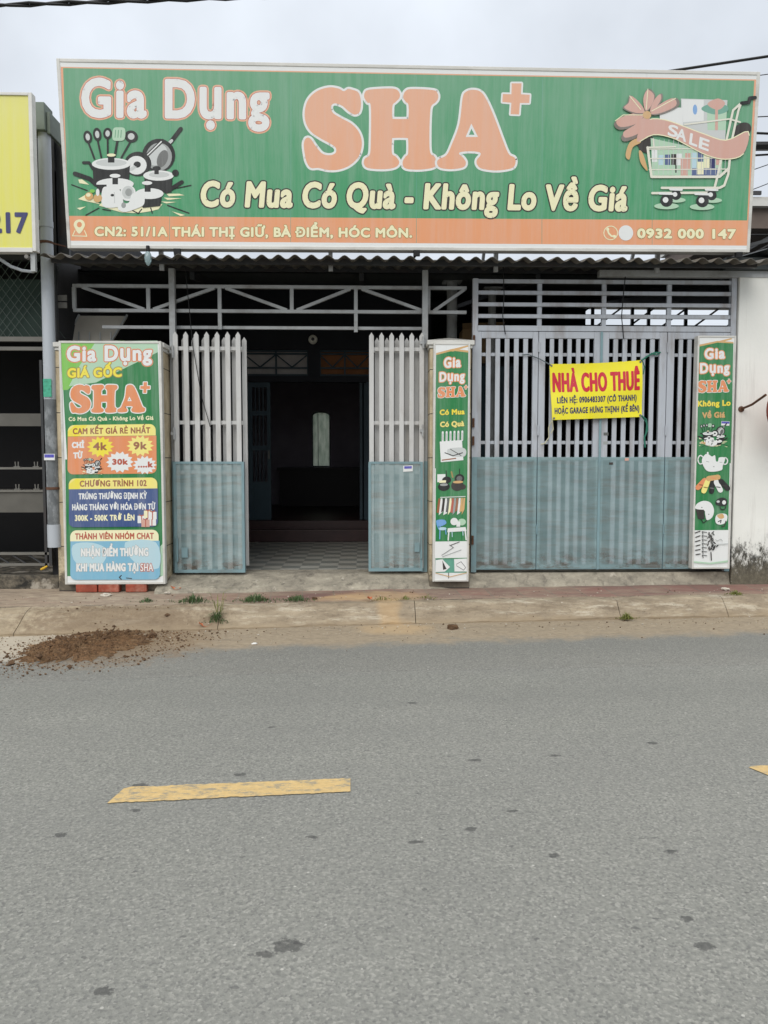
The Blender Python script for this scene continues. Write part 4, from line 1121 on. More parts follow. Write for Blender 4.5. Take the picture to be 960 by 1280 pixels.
# ---- large light box at the left pillar
t, a = light_box('light_box_sign', 'large green light box sign standing on bricks at the left pillar', 'sign', -2.86, -1.90, 0.275, 2.595, -0.32, 0.074, [(74, 425), (203, 428), (206, 730), (84, 730)])
a.view(70, 415, 6.4)
a.poly([(40, 72), (822, 78), (842, 1045), (100, 1045)], 'green_dark')
a.poly([(40, 72), (560, 74), (100, 470), (62, 470)], 'lime'); a.poly([(300, 73), (822, 78), (825, 172), (520, 318), (330, 412), (110, 440)], 'mint'); a.poly([(40, 72), (330, 72), (110, 400), (60, 420)], 'lime')
a.view(70, 570, 6.4)
a.poly([(84, 40), (842, 40), (860, 1000), (104, 1005)], 'green_dark')
a.poly([(106, 960), (150, 960), (190, 985), (780, 985), (862, 955), (864, 1010), (106, 1012)], 'white')
a.poly([(824, 740), (862, 700), (866, 960), (824, 960)], 'mint')
a.part('background_print')
a.view(70, 415, 6.4)
a.text('Gia Dụng', 98, 232, 772, 236, 118, 'white', 7, [(9, 'orange'), (3, 'red_dull')], space=1.15)
a.text('GIÁ GỐC', 102, 366, 530, 366, 70, 'yellow', 5, [(6, 'olive')])
a.view(70 + 25.5 / 6.4 * 0 + 0, 415, 6.4)
# headline on its own grid, fitted to the box
a.view(70 + (122 - 57 * 0.772) / 6.4, 415 + (425 - 150 * 0.724) / 6.4, 6.4 / 0.755)
headline(a, 'orange', 11)
a.view(70, 415, 6.4)
a.text('Có Mua Có Quà - Không Lo Về Giá', 112, 722, 785, 722, 30, 'cream', 1.6)
a.part('headline_lettering')
def rounded(x0, y0, x1, y1, r_, top=True, bot=True):
    p = []
    p += arc(x0 + r_, y0 + r_, r_, r_, 180, 270, 6) if top else [(x0, y0)]
    p += arc(x1 - r_, y0 + r_, r_, r_, 270, 360, 6) if top else [(x1, y0)]
    p += arc(x1 - r_, y1 - r_, r_, r_, 0, 90, 6) if bot else [(x1, y1)]
    p += arc(x0 + r_, y1 - r_, r_, r_, 90, 180, 6) if bot else [(x0, y1)]
    return p
def burst(a, cx, cy, r0, r1, col, n=14):
    a.poly([(cx + (r1 if i % 2 else r0) * math.cos(math.pi * i / n) * 1.15, cy + (r1 if i % 2 else r0) * math.sin(math.pi * i / n) * 0.9) for i in range(2 * n)], col)
a.poly(rounded(104, 756, 803, 848, 50, True, False), 'yellow_pale'); a.poly([(104, 806), (160, 760), (260, 756), (200, 848), (104, 848)], 'yellow')
a.text('CAM KẾT GIÁ RẺ NHẤT', 146, 828, 758, 828, 44, 'brown', 2.4)
a.view(70, 570, 6.4)
a.poly(rounded(104, -142, 808, 160, 44, False, True), 'orange')
a.view(70, 415, 6.4)
a.text('CHỈ', 140, 938, 232, 938, 42, 'white', 4); a.text('TỪ', 152, 1022, 220, 1022, 42, 'white', 4)
burst(a, 364, 934, 95, 70, 'yellow'); a.text('4k', 310, 958, 412, 958, 56, 'brown', 4)
burst(a, 680, 930, 95, 70, 'yellow_pale'); a.text('9k', 630, 956, 728, 956, 54, 'brown', 4)
a.view(70, 570, 6.4)
burst(a, 518, 66, 96, 74, 'white'); a.text('30k', 462, 84, 578, 84, 40, 'red_dull', 4)
burst(a, 715, 92, 84, 62, 'white'); a.text('....k', 664, 108, 775, 108, 40, 'red_dull', 4)
a.view(70 + 205 / 6.4, 570 + 20 / 6.4, 6.4 / 0.195); cookware(a, False)
a.view(70, 570, 6.4)
a.part('price_panel')
a.poly(rounded(116, 192, 814, 278, 50, True, False), 'yellow_pale'); a.poly([(116, 240), (170, 196), (250, 192), (200, 278), (116, 278)], 'yellow')
a.text('CHƯƠNG TRÌNH 102', 205, 257, 728, 257, 44, 'brown', 2.4)
a.poly(rounded(118, 278, 818, 578, 44, False, True), 'blue')
a.text('TRÚNG THƯỞNG ĐỊNH KỲ', 196, 357, 730, 357, 44, 'white', 2.4, space=1.14)
a.text('HÀNG THÁNG VỚI HÓA ĐƠN TỪ', 146, 443, 795, 443, 44, 'white', 2.4, space=1.14)
a.text('300K - 500K TRỞ LÊN', 168, 527, 632, 527, 42, 'cream', 2.4, space=1.14)
for (x, y, c) in ((690, 520, 'white'), (740, 480, 'cream'), (770, 540, 'white'), (720, 550, 'pink'), (775, 490, 'white')):
    a.rect(x - 32, y - 28, x + 32, y + 30, c); a.line([(x, y - 28), (x, y + 30)], 8, 'red_dull'); a.line([(x - 18, y - 34), (x, y - 26), (x + 18, y - 36)], 8, 'red_dull')
a.part('prize_panel')
a.poly(rounded(130, 602, 822, 688, 50, True, False), 'cream')
a.text('THÀNH VIÊN NHÓM CHAT', 170, 672, 782, 672, 44, 'red_dull', 2.4)
a.poly(rounded(132, 688, 830, 988, 44, False, True), 'sky'); a.sm([(150, 720), (300, 700), (420, 760), (360, 880), (180, 860)], 'sky_pale'); a.sm([(560, 700), (800, 700), (820, 900), (640, 860)], 'sky_pale')
a.text('NHẬN ĐIỂM THƯỞNG', 218, 804, 738, 804, 58, 'white', 3.4, [(2.4, 'grey')])
a.text('KHI MUA HÀNG TẠI', 182, 920, 660, 920, 56, 'white', 3.4, [(2.4, 'grey')]); a.text('SHA', 680, 922, 776, 922, 56, 'white', 1.5, [(5, 'red_dull')])
a.line([(530, 985), (515, 970), (530, 955)], 8, 'dark'); a.line([(570, 975), (610, 980)], 7, 'dark')
a.part('member_panel')

# ---- narrow sign on the middle pillar
t, a = light_box('pillar_sign', 'narrow green sign on the middle pillar, plastic chairs and table near its foot', 'sign', 0.695, 1.050, 0.276, 2.603, -0.255, 0.068, [(541, 427), (586, 430), (588, 727), (543, 727)], 0.018, 'narrow pillar signs')
a.view(450, 400, 6.0)
a.poly([(566, 245), (690, 222), (805, 245), (812, 1100), (566, 1100)], 'green_dark'); a.poly([(566, 240), (690, 215), (805, 236), (805, 250), (690, 230), (566, 254)], 'tan'); a.poly([(640, 226), (800, 196), (804, 206), (690, 236)], 'tan')
a.view(450, 560, 6.0)
a.poly([(572, -10), (812, -10), (815, 695), (576, 695)], 'green_dark'); a.poly([(578, 826), (815, 826), (818, 935), (580, 935)], 'teal')
a.part('background_print')
a.view(450, 400, 6.0)
a.text('Gia', 628, 350, 746, 350, 70, 'white', 4, [(6, 'orange')], space=1.2); a.text('Dụng', 596, 452, 776, 452, 66, 'white', 3.6, [(6, 'orange')], space=1.2)
a.view(450 + (580 - 57 * 0.25) / 6, 400 + (512 - 150 * 0.385) / 6, 6 / 0.262)
headline(a, 'orange', 12)
a.view(450, 400, 6.0)
a.text('Có Mua', 600, 700, 780, 702, 36, 'yellow', 2, [(2, 'olive')]); a.text('Có Quà', 604, 790, 778, 790, 36, 'yellow_pale', 2, [(2, 'olive')])
a.part('headline_lettering')
for i in range(6): a.line([(622 + i * 29, 830), (622 + i * 29, 895)], 14, 'white'); a.line([(622 + i * 29, 842), (622 + i * 29, 890)], 4, 'grey')
a.poly([(600, 900), (765, 895), (778, 1045), (610, 1055)], 'white'); a.sm([(660, 960), (760, 950), (798, 975), (780, 1020), (680, 1010)], 'grey_light'); a.line([(640, 985), (700, 1010), (770, 990)], 7, 'black'); a.line([(620, 1040), (720, 1030)], 9, 'brown'); a.line([(680, 960), (760, 1010)], 5, 'dark')
a.part('knife_picture')
a.view(450, 560, 6.0)
a.rect(585, 185, 645, 245, 'white'); a.line([(650, 160), (655, 210)], 6, 'black'); a.line([(750, 150), (750, 200)], 6, 'black'); a.line([(690, 170), (700, 210)], 12, 'olive')
a.ell(655, 230, 34, 26, 'black'); a.ell(750, 222, 36, 34, 'black'); a.ell(750, 222, 22, 20, 'grey_dark'); a.ell(635, 280, 44, 32, 'black'); a.ell(735, 275, 46, 40, 'dark'); a.ell(635, 265, 30, 10, 'grey'); a.ell(740, 248, 38, 10, 'tan'); a.ell(775, 285, 24, 20, 'dark'); a.rect(600, 232, 650, 250, 'cream')
a.part('pan_picture')
a.line([(610, 360), (795, 358)], 5, 'white')
for i, c in enumerate(('brown', 'white', 'dark', 'white', 'grey_dark', 'cream', 'red_dull', 'grey', 'brown', 'white', 'tan', 'tan')):
    x = 600 + i * 17; a.poly([(x - 5, 368), (x + 8, 368), (x + 14 - i, 480 - (i % 3) * 12), (x - 18, 475 + (i % 2) * 20)], c)
a.part('clothes_picture')
a.sm([(580, 535), (640, 530), (655, 560), (600, 580)], 'blue_chair'); a.line([(610, 560), (608, 675)], 8, 'blue_chair'); a.line([(650, 590), (655, 640)], 7, 'blue_chair'); a.ell(628, 598, 30, 12, 'sky_pale')
a.line([(585, 560), (600, 600)], 8, 'blue_chair'); a.ell(715, 545, 28, 28, 'white'); a.ell(772, 550, 30, 26, 'mint'); a.rect(732, 545, 760, 585, 'white')
a.poly([(668, 595), (800, 588), (808, 618), (664, 625)], 'white'); a.line([(676, 620), (672, 685)], 10, 'white'); a.line([(798, 615), (806, 684)], 10, 'white'); a.line([(780, 615), (782, 650)], 6, 'sky_pale'); a.line([(700, 622), (702, 660)], 6, 'sky_pale')
a.part('chair_picture')
a.line([(578, 826), (812, 824)], 6, 'green_dark'); a.poly([(580, 836), (630, 830), (688, 890), (650, 925), (580, 928)], 'white'); a.poly([(718, 830), (812, 826), (814, 925), (722, 925)], 'white')
a.line([(630, 812), (770, 760)], 4, 'grey'); a.line([(625, 800), (712, 742), (682, 722)], 4, 'grey_dark'); a.line([(690, 725), (755, 700)], 5, 'dark'); a.poly([(630, 840), (662, 905), (636, 912)], 'dark')
a.line([(735, 880), (790, 915), (805, 895), (770, 850), (735, 870)], 4, 'grey_dark'); a.line([(678, 935), (678, 975)], 5, 'dark'); a.line([(580, 935), (690, 965), (812, 935)], 5, 'tan')
a.part('tool_picture')

# ---- narrow sign at the right end
t, a = light_box('pillar_sign', 'narrow green sign at the right gate post, teapots, slippers and helmets', 'sign', 3.332, 3.717, 0.375, 2.703, -0.13, 0.09, [(870, 420), (916, 422), (908, 710), (860, 710)], 0.018, 'narrow pillar signs')
a.view(840, 400, 8.0)
a.poly([(238, 262), (430, 230), (582, 245), (560, 1400), (200, 1400)], 'green_dark'); a.poly([(238, 248), (430, 216), (582, 232), (582, 246), (430, 232), (238, 266)], 'tan'); a.poly([(400, 226), (560, 195), (575, 205), (450, 235)], 'tan')
a.view(840, 550, 6.733)
a.poly([(172, -10), (465, -10), (448, 738), (160, 738)], 'green_dark')
a.part('background_print')
a.view(840, 400, 8.0)
a.text('Gia', 310, 380, 495, 380, 92, 'white', 6, [(8, 'orange')], space=1.2); a.text('Dụng', 264, 514, 540, 514, 88, 'white', 5.5, [(8, 'orange')], space=1.2)
a.view(840 + (238 - 57 * 0.37) / 8, 400 + (600 - 150 * 0.46) / 8, 8 / 0.378)
headline(a, 'orange', 12)
a.view(840, 400, 8.0)
a.text('Không Lo', 236, 834, 552, 834, 50, 'yellow', 3, [(2, 'olive')]); a.text('Về Giá', 280, 948, 498, 948, 50, 'tan', 3, [(2, 'olive')])
a.poly([(465, 985), (548, 990), (542, 1032), (462, 1026)], 'white'); a.poly([(468, 988), (546, 993), (544, 1012), (466, 1008)], 'violet')
a.part('headline_lettering')
a.view(840 + 215 / 8, 400 + 985 / 8, 8 / 0.345); cookware(a, True); a.part('cookware_picture')
a.view(840, 550, 6.733)
a.line(arc(215, 135, 22, 36, 60, 320, 10), 10, 'white'); a.line(arc(418, 150, 22, 28, 220, 480, 10), 10, 'white'); a.sm([(225, 150), (245, 100), (275, 88), (310, 110), (335, 100), (345, 150), (370, 120), (420, 125), (400, 190), (390, 225), (320, 238), (262, 225)], 'white'); a.sm([(345, 110), (365, 110), (360, 150), (345, 150)], 'green_dark')
a.ell(275, 82, 8, 12, 'white'); a.line([(262, 150), (285, 155)], 4, 'grey'); a.line([(375, 160), (395, 160)], 4, 'grey'); a.ell(325, 195, 6, 4, 'grey')
a.part('teapot_picture')
for (x0, y0, x1, y1, c, c2) in ((248, 310, 190, 370, 'orange', 'brown'), (272, 320, 240, 400, 'yellow_pale', 'olive'), (312, 330, 305, 405, 'black', 'grey_dark'), (345, 325, 380, 395, 'white', 'grey_dark'), (385, 320, 440, 380, 'black', 'dark'), (280, 295, 360, 285, 'tan', 'orange')):
    a.line([(x0, y0), (x1, y1)], 44, c); a.line([(x0 * 0.5 + x1 * 0.5 - 14, y0 * 0.4 + y1 * 0.6), (x0 * 0.5 + x1 * 0.5 + 14, y0 * 0.4 + y1 * 0.6 + 5)], 10, c2)
a.part('slipper_picture')
a.sm([(168, 550), (180, 510), (235, 484), (295, 500), (325, 560), (310, 625), (265, 650), (250, 600), (240, 565)], 'white'); a.poly([(170, 556), (240, 560), (245, 640), (190, 640)], 'dark'); a.line([(215, 645), (235, 675), (262, 655)], 7, 'black'); a.ell(280, 600, 6, 5, 'grey'); a.ell(222, 540, 6, 5, 'grey')
a.sm([(340, 515), (350, 475), (395, 458), (432, 475), (435, 520), (400, 530)], 'black'); a.ell(410, 500, 16, 18, 'white'); a.ell(360, 492, 14, 10, 'grey_light'); a.line(arc(400, 535, 24, 28, 0, 180, 8), 8, 'black')
a.sm([(335, 640), (350, 605), (395, 594), (435, 610), (430, 665), (385, 690), (345, 680)], 'white'); a.sm([(350, 610), (395, 596), (410, 630), (375, 640)], 'tan'); a.line([(360, 665), (385, 652), (380, 675)], 8, 'black'); a.line([(425, 660), (412, 705), (390, 708)], 8, 'dark')
a.part('helmet_picture')
for i in range(6): a.line([(165 + (i % 2) * 4, 760 + i * 38), (205, 745 + i * 40)], 9, 'dark'); 
for i in range(7): a.line([(222, 750 + i * 34), (262, 756 + i * 34)], 7, 'grey_dark'); a.line([(226, 750 + i * 34), (230, 775 + i * 34)], 6, 'black')
for i in range(22): 
    x, y = 298 + random.uniform(-24, 24), 750 + i * 7; a.line([(x, y), (x + random.uniform(-15, 15), y + 14)], 10, 'dark' if i % 2 else 'grey_dark')
for i in range(9): 
    x, y = 300 + random.uniform(-20, 45), 880 + random.uniform(0, 30); a.line([(x, y), (x + 12, y - 14)], 10, 'black')
a.line([(296, 930), (300, 1000)], 9, 'dark'); a.line([(325, 862), (440, 856)], 9, 'grey_light'); a.poly([(150, 1008), (290, 1022), (440, 1002), (440, 1018), (290, 1034), (150, 1020)], 'mint'); a.line([(335, 820), (352, 832), (380, 815), (395, 832)], 4, 'grey')
a.part('tool_picture')
t['label'] = t['label']

# ---- yellow banner tied to the bars
def banner():
    t = thing('banner', 'yellow cloth banner with red and blue lettering tied to the gate', 'banner', (1.868, -0.075, 1.87))
    # local grid: corners are slightly skewed, the cloth ripples
    C_ = [Vector((1.868, 0, 2.425)), Vector((2.798, 0, 2.468)), Vector((2.811, 0, 1.905)), Vector((1.90, 0, 1.871))]
    def pt(u, v, d=0):
        p = (C_[0].lerp(C_[1], u)).lerp(C_[3].lerp(C_[2], u), v)
        y = 0.010 * math.sin(v * 5.5 + u * 3.0) + 0.007 * mnoise.noise(Vector((u * 4, v * 3, 2))) - 0.006 * math.sin(u * math.pi)
        p.z -= 0.010 * math.sin(u * math.pi) * (1 - v) 
        return (p.x - 1.868, y - d, p.z - 1.87)
    mb = MB(); mb.flat = True
    nx, ny = 40, 22
    for i in range(nx):
        for j in range(ny): mb.face([pt(i / nx, j / ny), pt((i + 1) / nx, j / ny), pt((i + 1) / nx, (j + 1) / ny), pt(i / nx, (j + 1) / ny)], I('banner'))
    cl = mb.build('cloth', None, t, local=True)
    a = Art(t, [(0, 0), (960, 0), (960, 576), (0, 576)], 1, 1, 0.0)
    # ink follows the ripples of the cloth
    Hc = homography([(108, 100), (845, 68), (845, 515), (118, 538)], [(0, 0), (1, 0), (1, 1), (0, 1)])
    def p(x, y, d):
        q = Hc @ np.array([x, y, 1.0]); return pt(q[0] / q[2], q[1] / q[2], d + 0.0015)
    a.p = p; a.fine = 30
    a.text('NHÀ CHO THUÊ', 135, 315, 816, 300, 142, 'red', 6.5, space=1.12)
    a.part('large_lettering')
    a.text('LIÊN HỆ: 0906483307 (CÔ THANH)', 162, 407, 797, 386, 44, 'navy', 1.8, space=1.15)
    a.text('HOẶC GARAGE HƯNG THỊNH (KẾ BÊN)', 140, 490, 822, 470, 44, 'navy', 1.8, space=1.15)
    a.part('small_lettering')
    for u, v in ((0.02, 0.03), (0.98, 0.03), (0.02, 0.97), (0.98, 0.97)):
        q = pt(u, v, 0.003); MB().tube([(q[0], q[1], q[2]), (q[0], q[1] - 0.003, q[2])], 0.011, 10).build('eyelet', M_SHELF, t, local=True)
    def cord(pts, m, r_=0.006): MB().tube([(x - 1.868, y + 0.075, z - 1.87) for x, y, z in pts], r_, 6, m).build('tie_cord', m, t, local=True)
    g = mat('green_cord', (44, 110, 92), 0.7); d = mat('grey_cord', (90, 100, 104), 0.7); w_ = mat('pale_cord', (188, 184, 158), 0.7)
    cord([(2.79, -0.08, 2.462), (2.86, -0.05, 2.51), (2.93, -0.035, 2.545), (3.0, -0.03, 2.55), (2.96, -0.035, 2.525), (2.9, -0.035, 2.54)], g, 0.009)
    cord([(2.8, -0.08, 2.455), (2.83, -0.06, 2.40), (2.82, -0.05, 2.33)], g)
    cord([(2.80, -0.08, 1.915), (2.86, -0.05, 1.88), (2.88, -0.045, 1.78), (2.85, -0.04, 1.70), (2.86, -0.04, 1.60)], g, 0.009)
    cord([(2.82, -0.06, 1.90), (2.87, -0.05, 1.84), (2.86, -0.045, 1.72)], g)
    cord([(1.88, -0.08, 2.415), (1.77, -0.05, 2.48), (1.66, -0.035, 2.525), (1.6, -0.03, 2.52)], d)
    cord([(1.905, -0.08, 1.88), (1.875, -0.05, 1.80), (1.88, -0.045, 1.70), (1.84, -0.04, 1.64), (1.80, -0.04, 1.63)], w_)
    cord([(1.90, -0.08, 1.875), (1.92, -0.05, 1.78), (1.90, -0.045, 1.74)], w_)
banner()

# ---- bulb under the sign
t = thing('light_bulb', 'bluish glass bulb hanging from the bottom edge of the green sign', 'bulb', (-1.957, -0.5, 3.41))
MB().tube([(-1.957, -0.5, 3.43), (-1.957, -0.5, 3.375)], 0.017, 12).build('socket', M_BLACK, t, smooth=True)
MB().tube([(-1.957, -0.5, 3.375), (-1.957, -0.5, 3.35), (-1.957, -0.5, 3.325), (-1.957, -0.5, 3.29), (-1.957, -0.5, 3.262), (-1.957, -0.5, 3.25)], [0.018, 0.03, 0.034, 0.03, 0.018, 0.005], 16).build('glass', MATS['bulb'], t, smooth=True)

# ================================================================== LEFT NEIGHBOUR
t = thing('drain_pipe', 'grey white plastic drain pipe with old glue patches at the left pillar', 'pipe', (-2.975, -0.24, 0.65))
px_, py_ = -2.98, -0.24
MB().tube([(px_ + 0.01, py_, 4.52), (px_, py_, 2.5), (px_ - 0.002, py_, 2.05)], 0.058, 20).build('upper_pipe', M_PVC, t, smooth=True)
MB().tube([(px_ - 0.002, py_, 2.05), (px_, py_, 0.83)], 0.0575, 20).build('glued_section', M_PVC_OLD, t, smooth=True)
MB().tube([(px_, py_, 0.85), (px_, py_, 0.63)], 0.064, 20).build('sleeve', M_PVC, t, smooth=True)
MB().tube([(px_ + 0.004, py_, 3.72), (px_ + 0.004, py_, 3.66)], 0.064, 20).build('joint', M_PVC, t, smooth=True)
for z in (1.2, 3.52): MB().tube([(px_, py_, z - 0.012), (px_, py_, z + 0.012)], 0.064, 20).bar((px_ + 0.05, py_, z), (px_ + 0.14, py_ + 0.12, z), 0.012).build('clamp', M_RUST, t, smooth=True)
MB().box(px_ - 0.04, px_ + 0.035, py_ - 0.0655, py_ - 0.055, 2.07, 2.24).build('label_strip', mat('green_tape', (70, 160, 130), 0.6, 0.3, 30), t)
st = MB().box(px_ - 0.05, px_ + 0.05, py_ - 0.068, py_ - 0.058, 1.47, 1.53, I('white')).box(px_ - 0.045, px_ + 0.045, py_ - 0.0695, py_ - 0.068, 1.495, 1.525, I('violet')); st.build('sticker', None, t)
hp = MB(); mg = mat('grey_green_gutter', (112, 122, 112), 0.6, 0.12, 4, (70, 74, 66), 0.6, 5)
a_ = [(-3.10, 4.52), (-2.90, 4.52), (-2.90, 4.78), (-3.10, 4.78)]
hp.box(-3.10, -2.925, -0.34, -0.14, 4.52, 4.77).box(-2.923, -2.89, -0.30, 0.25, 4.50, 4.70)
hp.build('gutter_head', mg, t, bevel=0.006)

t = thing('yellow_sign', 'yellow sign with dark blue digits cut off at the left edge', 'sign', (-4.4, -0.6, 3.36))
MB().box(-5.9, -2.932, -0.66, -0.60, 3.36, 4.675).build('face_panel', ink('ink_lemon_panel', (214, 210, 92)), t)
f = MB().box(-2.932, -2.90, -0.672, -0.59, 3.33, 4.70).box(-5.9, -2.932, -0.672, -0.59, 3.32, 3.36).box(-5.9, -2.932, -0.672, -0.59, 4.675, 4.70); f.build('frame', M_FRAME, t, bevel=0.003)
MB().box(-2.965, -2.925, -0.64, -0.60, 3.16, 3.33).build('bracket', M_GREYFR, t)
MB().tube([(-2.985, -0.68, 3.28), (-2.985, -0.61, 3.28)], 0.018, 10).build('bolt', M_SHELF, t)
a = Art(t, [(0, 0), (100, 0), (100, 100), (0, 100)], 1.0, 1.0, 0.064)
a.p = lambda x, y, d: (x, -d, y)                      # digits laid out straight in metres on this sign
def digits():
    vs, fs, ed = glyphs('217')
    x0 = min(v[0] for v in vs); x1 = max(v[0] for v in vs)
    h_ = 0.165; w_ = 0.33; X0 = 4.4 - 2.975 - w_
    P = [(X0 + (v[0] - x0) / (x1 - x0) * w_, 0.135 + v[1] / CAP * h_) for v in vs]
    a._ribbon([(P[i], P[j]) for i, j in ed], 0.009, I('navy'), a.layer())
    d = a.layer()
    for f_ in fs: a.mb.face([a.p(*P[i], d) for i in f_], I('navy'))
digits(); a.part('digit_lettering')

t = thing('neighbour_shop', 'dim neighbouring shop front with metal display rack at the left edge', 'shop front', (-4, 0.1, 0.2))
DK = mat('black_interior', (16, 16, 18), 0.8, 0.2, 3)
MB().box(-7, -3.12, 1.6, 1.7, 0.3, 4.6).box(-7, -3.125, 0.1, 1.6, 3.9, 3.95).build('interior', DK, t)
MB().box(-7, -3.12, -0.1, 1.6, 0.2, 0.33).build('floor_slab', MATS['plinth'], t)
MB().box(-7, -3.125, 0.02, 0.03, 2.68, 3.24).build('tarp_panel', M_TARP, t)
ch = MB()
for i in range(60):
    x = -5.4 + i * 0.08
    for s_ in (-1, 1):
        z0, z1 = 2.66, 3.42
        xa, xb = (x, x + 0.76 * 0.75) if s_ > 0 else (x + 0.76 * 0.75, x)
        if min(xa, xb) < -5.2 or max(xa, xb) > -2.9:
            k = 1.0
        xb_ = min(max(xb, -5.2), -2.9); 
        if max(xa, xb) > -2.88: 
            continue
        ch.bar((xa, -0.01 + 0.004 * s_, z0), (xb, -0.01 + 0.004 * s_, z1), 0.005)
ch.build('chain_link', mat('dull_green_wire', (66, 78, 72), 0.5), t)
MB().box(-7, -3.03, -0.045, 0.01, 2.63, 2.675).box(-7, -3.03, -0.03, 0.01, 2.545, 2.58).build('head_rail', M_SHELF, t)
MB().box(-3.115, -3.085, -0.05, 0.0, 0.42, 2.53).box(-3.16, -3.135, -0.04, 0.0, 0.42, 2.45).build('side_post', M_STEEL_DK, t)
MB().box(-7, -3.17, 0.06, 0.08, 1.81, 1.935).build('shelf_front', mat('dull_grey_panel', (92, 90, 84), 0.5), t)
for z in (1.40, 1.175): MB().box(-7, -3.17, 0.0, 0.35, z - 0.02, z).build('shelf', M_SHELF, t)
MB().box(-7, -3.17, 0.02, 0.04, 0.95, 1.155).build('shelf_front', MATS['dull_grey_panel'], t)
MB().box(-7, -3.11, -0.04, 0.0, 0.53, 0.555).box(-7, -3.11, -0.04, 0.0, 0.42, 0.445).build('bottom_rail', M_SHELF, t)
for i in range(14): 
    x = -3.2 - i * 0.16; MB().bar((x, -0.02, 0.445), (x - 0.13, -0.02, 0.53), 0.014).build('lattice_bar', M_STEEL_DK, t)
MB().box(-7, -3.02, 0.0, 0.06, 3.42, 3.5).box(-7, -3.0, 0.06, 0.1, 3.46, 4.62).build('dark_fascia', mat('black_sheet_wall', (36, 38, 40), 0.6, 0.3, 4, stretch=(1, 1, 6)), t)
MB().box(-3.02, -2.90, 0.12, 0.16, 3.5, 4.62).box(-2.99, -2.955, -0.1, -0.05, 2.6, 3.36).build('end_post', M_STEEL_DK, t)
for z in (2.98, 3.05): MB().box(-2.99, -2.87, -0.06, -0.045, z - 0.03, z + 0.025).build('junction_plate', M_SHELF, t)
for z, nm in ((1.401, 0), (1.176, 1)):
    for i, x in enumerate((-3.26, -3.45)):
        h_ = thing('metal_hook', 'small shiny hook on the %s shelf of the dark rack, %s the pipe' % (('upper', 'lower')[nm], ('nearer', 'farther from')[i]), 'hook', (x, 0.08, z), 'hooks on the dark rack')
        MB().box(x - 0.03, x + 0.03, 0.05, 0.11, z, z + 0.01).build('base', M_SHELF, h_)
        for s_ in (-1, 1): MB().bar((x + s_ * 0.013, 0.06, z + 0.01), (x + s_ * 0.016, 0.06, z + 0.055), 0.009).build('prong', M_SHELF, h_)
tag(MB().tube([(-3.6, -0.5, 3.44), (-3.42, -0.5, 3.40), (-3.3, -0.5, 3.30), (-3.2, -0.5, 3.235), (-3.1, -0.5, 3.20), (-3.0, -0.5, 3.19), (-2.945, -0.58, 3.2)], 0.014, 8).build('cable', M_PVC, smooth=True), 'pale cable drooping below the yellow sign', 'cable')
tag(MB().box(-7, -2.99, -0.12, -0.06, 0.17, 0.335).build('low_wall', MATS['plinth'], bevel=0.01), 'stained low plinth wall under the dark display rack', 'wall')
pc = MB().tube([(-3.165, -0.13, 0.395), (-3.135, -0.13, 0.41), (-3.10, -0.13, 0.43)], [0.010, 0.013, 0.008], 8)
tag(pc.build('plastic_scrap', mat('yellow_plastic', (206, 166, 40), 0.4), smooth=True), 'yellow plastic scrap on the ledge beside the drain pipe', 'scrap')

# ================================================================== RIGHT NEIGHBOUR
t = thing('white_wall', 'white plastered wall with black mould along its foot', 'wall', (5, 0, 0.19))
MB().box(3.775, 4.165, -0.05, 0.1, 0.19, 3.31).box(4.17, 8.4, -0.02, 0.1, 0.19, 3.31).build('wall', MATS['wall'], t, bevel=0.008)
t = thing('neighbour_roof', 'dark eave beam and roof edge above the white wall', 'roof', (5, 0.2, 3.35))
MB().box(2.36, 8.5, -0.06, 0.02, 3.29, 3.352).build('beam', M_STEEL, t)
MB().box(3.60, 8.5, -0.12, 0.02, 3.355, 3.47).build('fascia', mat('dark_fascia_green', (52, 58, 58), 0.6, 0.2, 4), t)
corrugated(3.9, 8.5, -0.3, 1.5, 3.5, 3.72, 0.15, 0.02, M_ROOF_DK, 'roof_sheet', t)
MB().bar((3.62, -0.2, 3.52), (3.95, -0.25, 3.60), 0.03).build('flashing', M_STEEL_DK, t)
# round red sign on a wall bracket
t = thing('round_sign', 'red sign on a thin rusty bracket at the white wall', 'sign', (3.80, -0.05, 2.05))
MB().tube([(3.825, -0.05, 1.985), (3.86, -0.2, 2.02), (3.9, -0.38, 2.10)], 0.012, 8).build('bracket', M_RUST, t, smooth=True)
MB().tube([(3.825, -0.045, 1.985), (3.825, -0.06, 1.985)], 0.03, 12).build('base', M_RUST, t)
rs = MB(); c0 = Vector((4.19, -0.45, 1.95))
MB().tube([tuple(c0 + Vector((0, -0.02, 0))), tuple(c0 + Vector((0, 0.02, 0)))], 0.30, 36).build('disc', mat('faded_red_enamel', (168, 84, 68), 0.5), t, smooth=True)
MB().tube([tuple(c0 + Vector((0.302 * math.cos(R(k)), 0, 0.302 * math.sin(R(k))))) for k in range(0, 361, 10)], 0.016, 8).build('rim', mat('dark_red_rim', (120, 58, 48), 0.5), t, smooth=True)

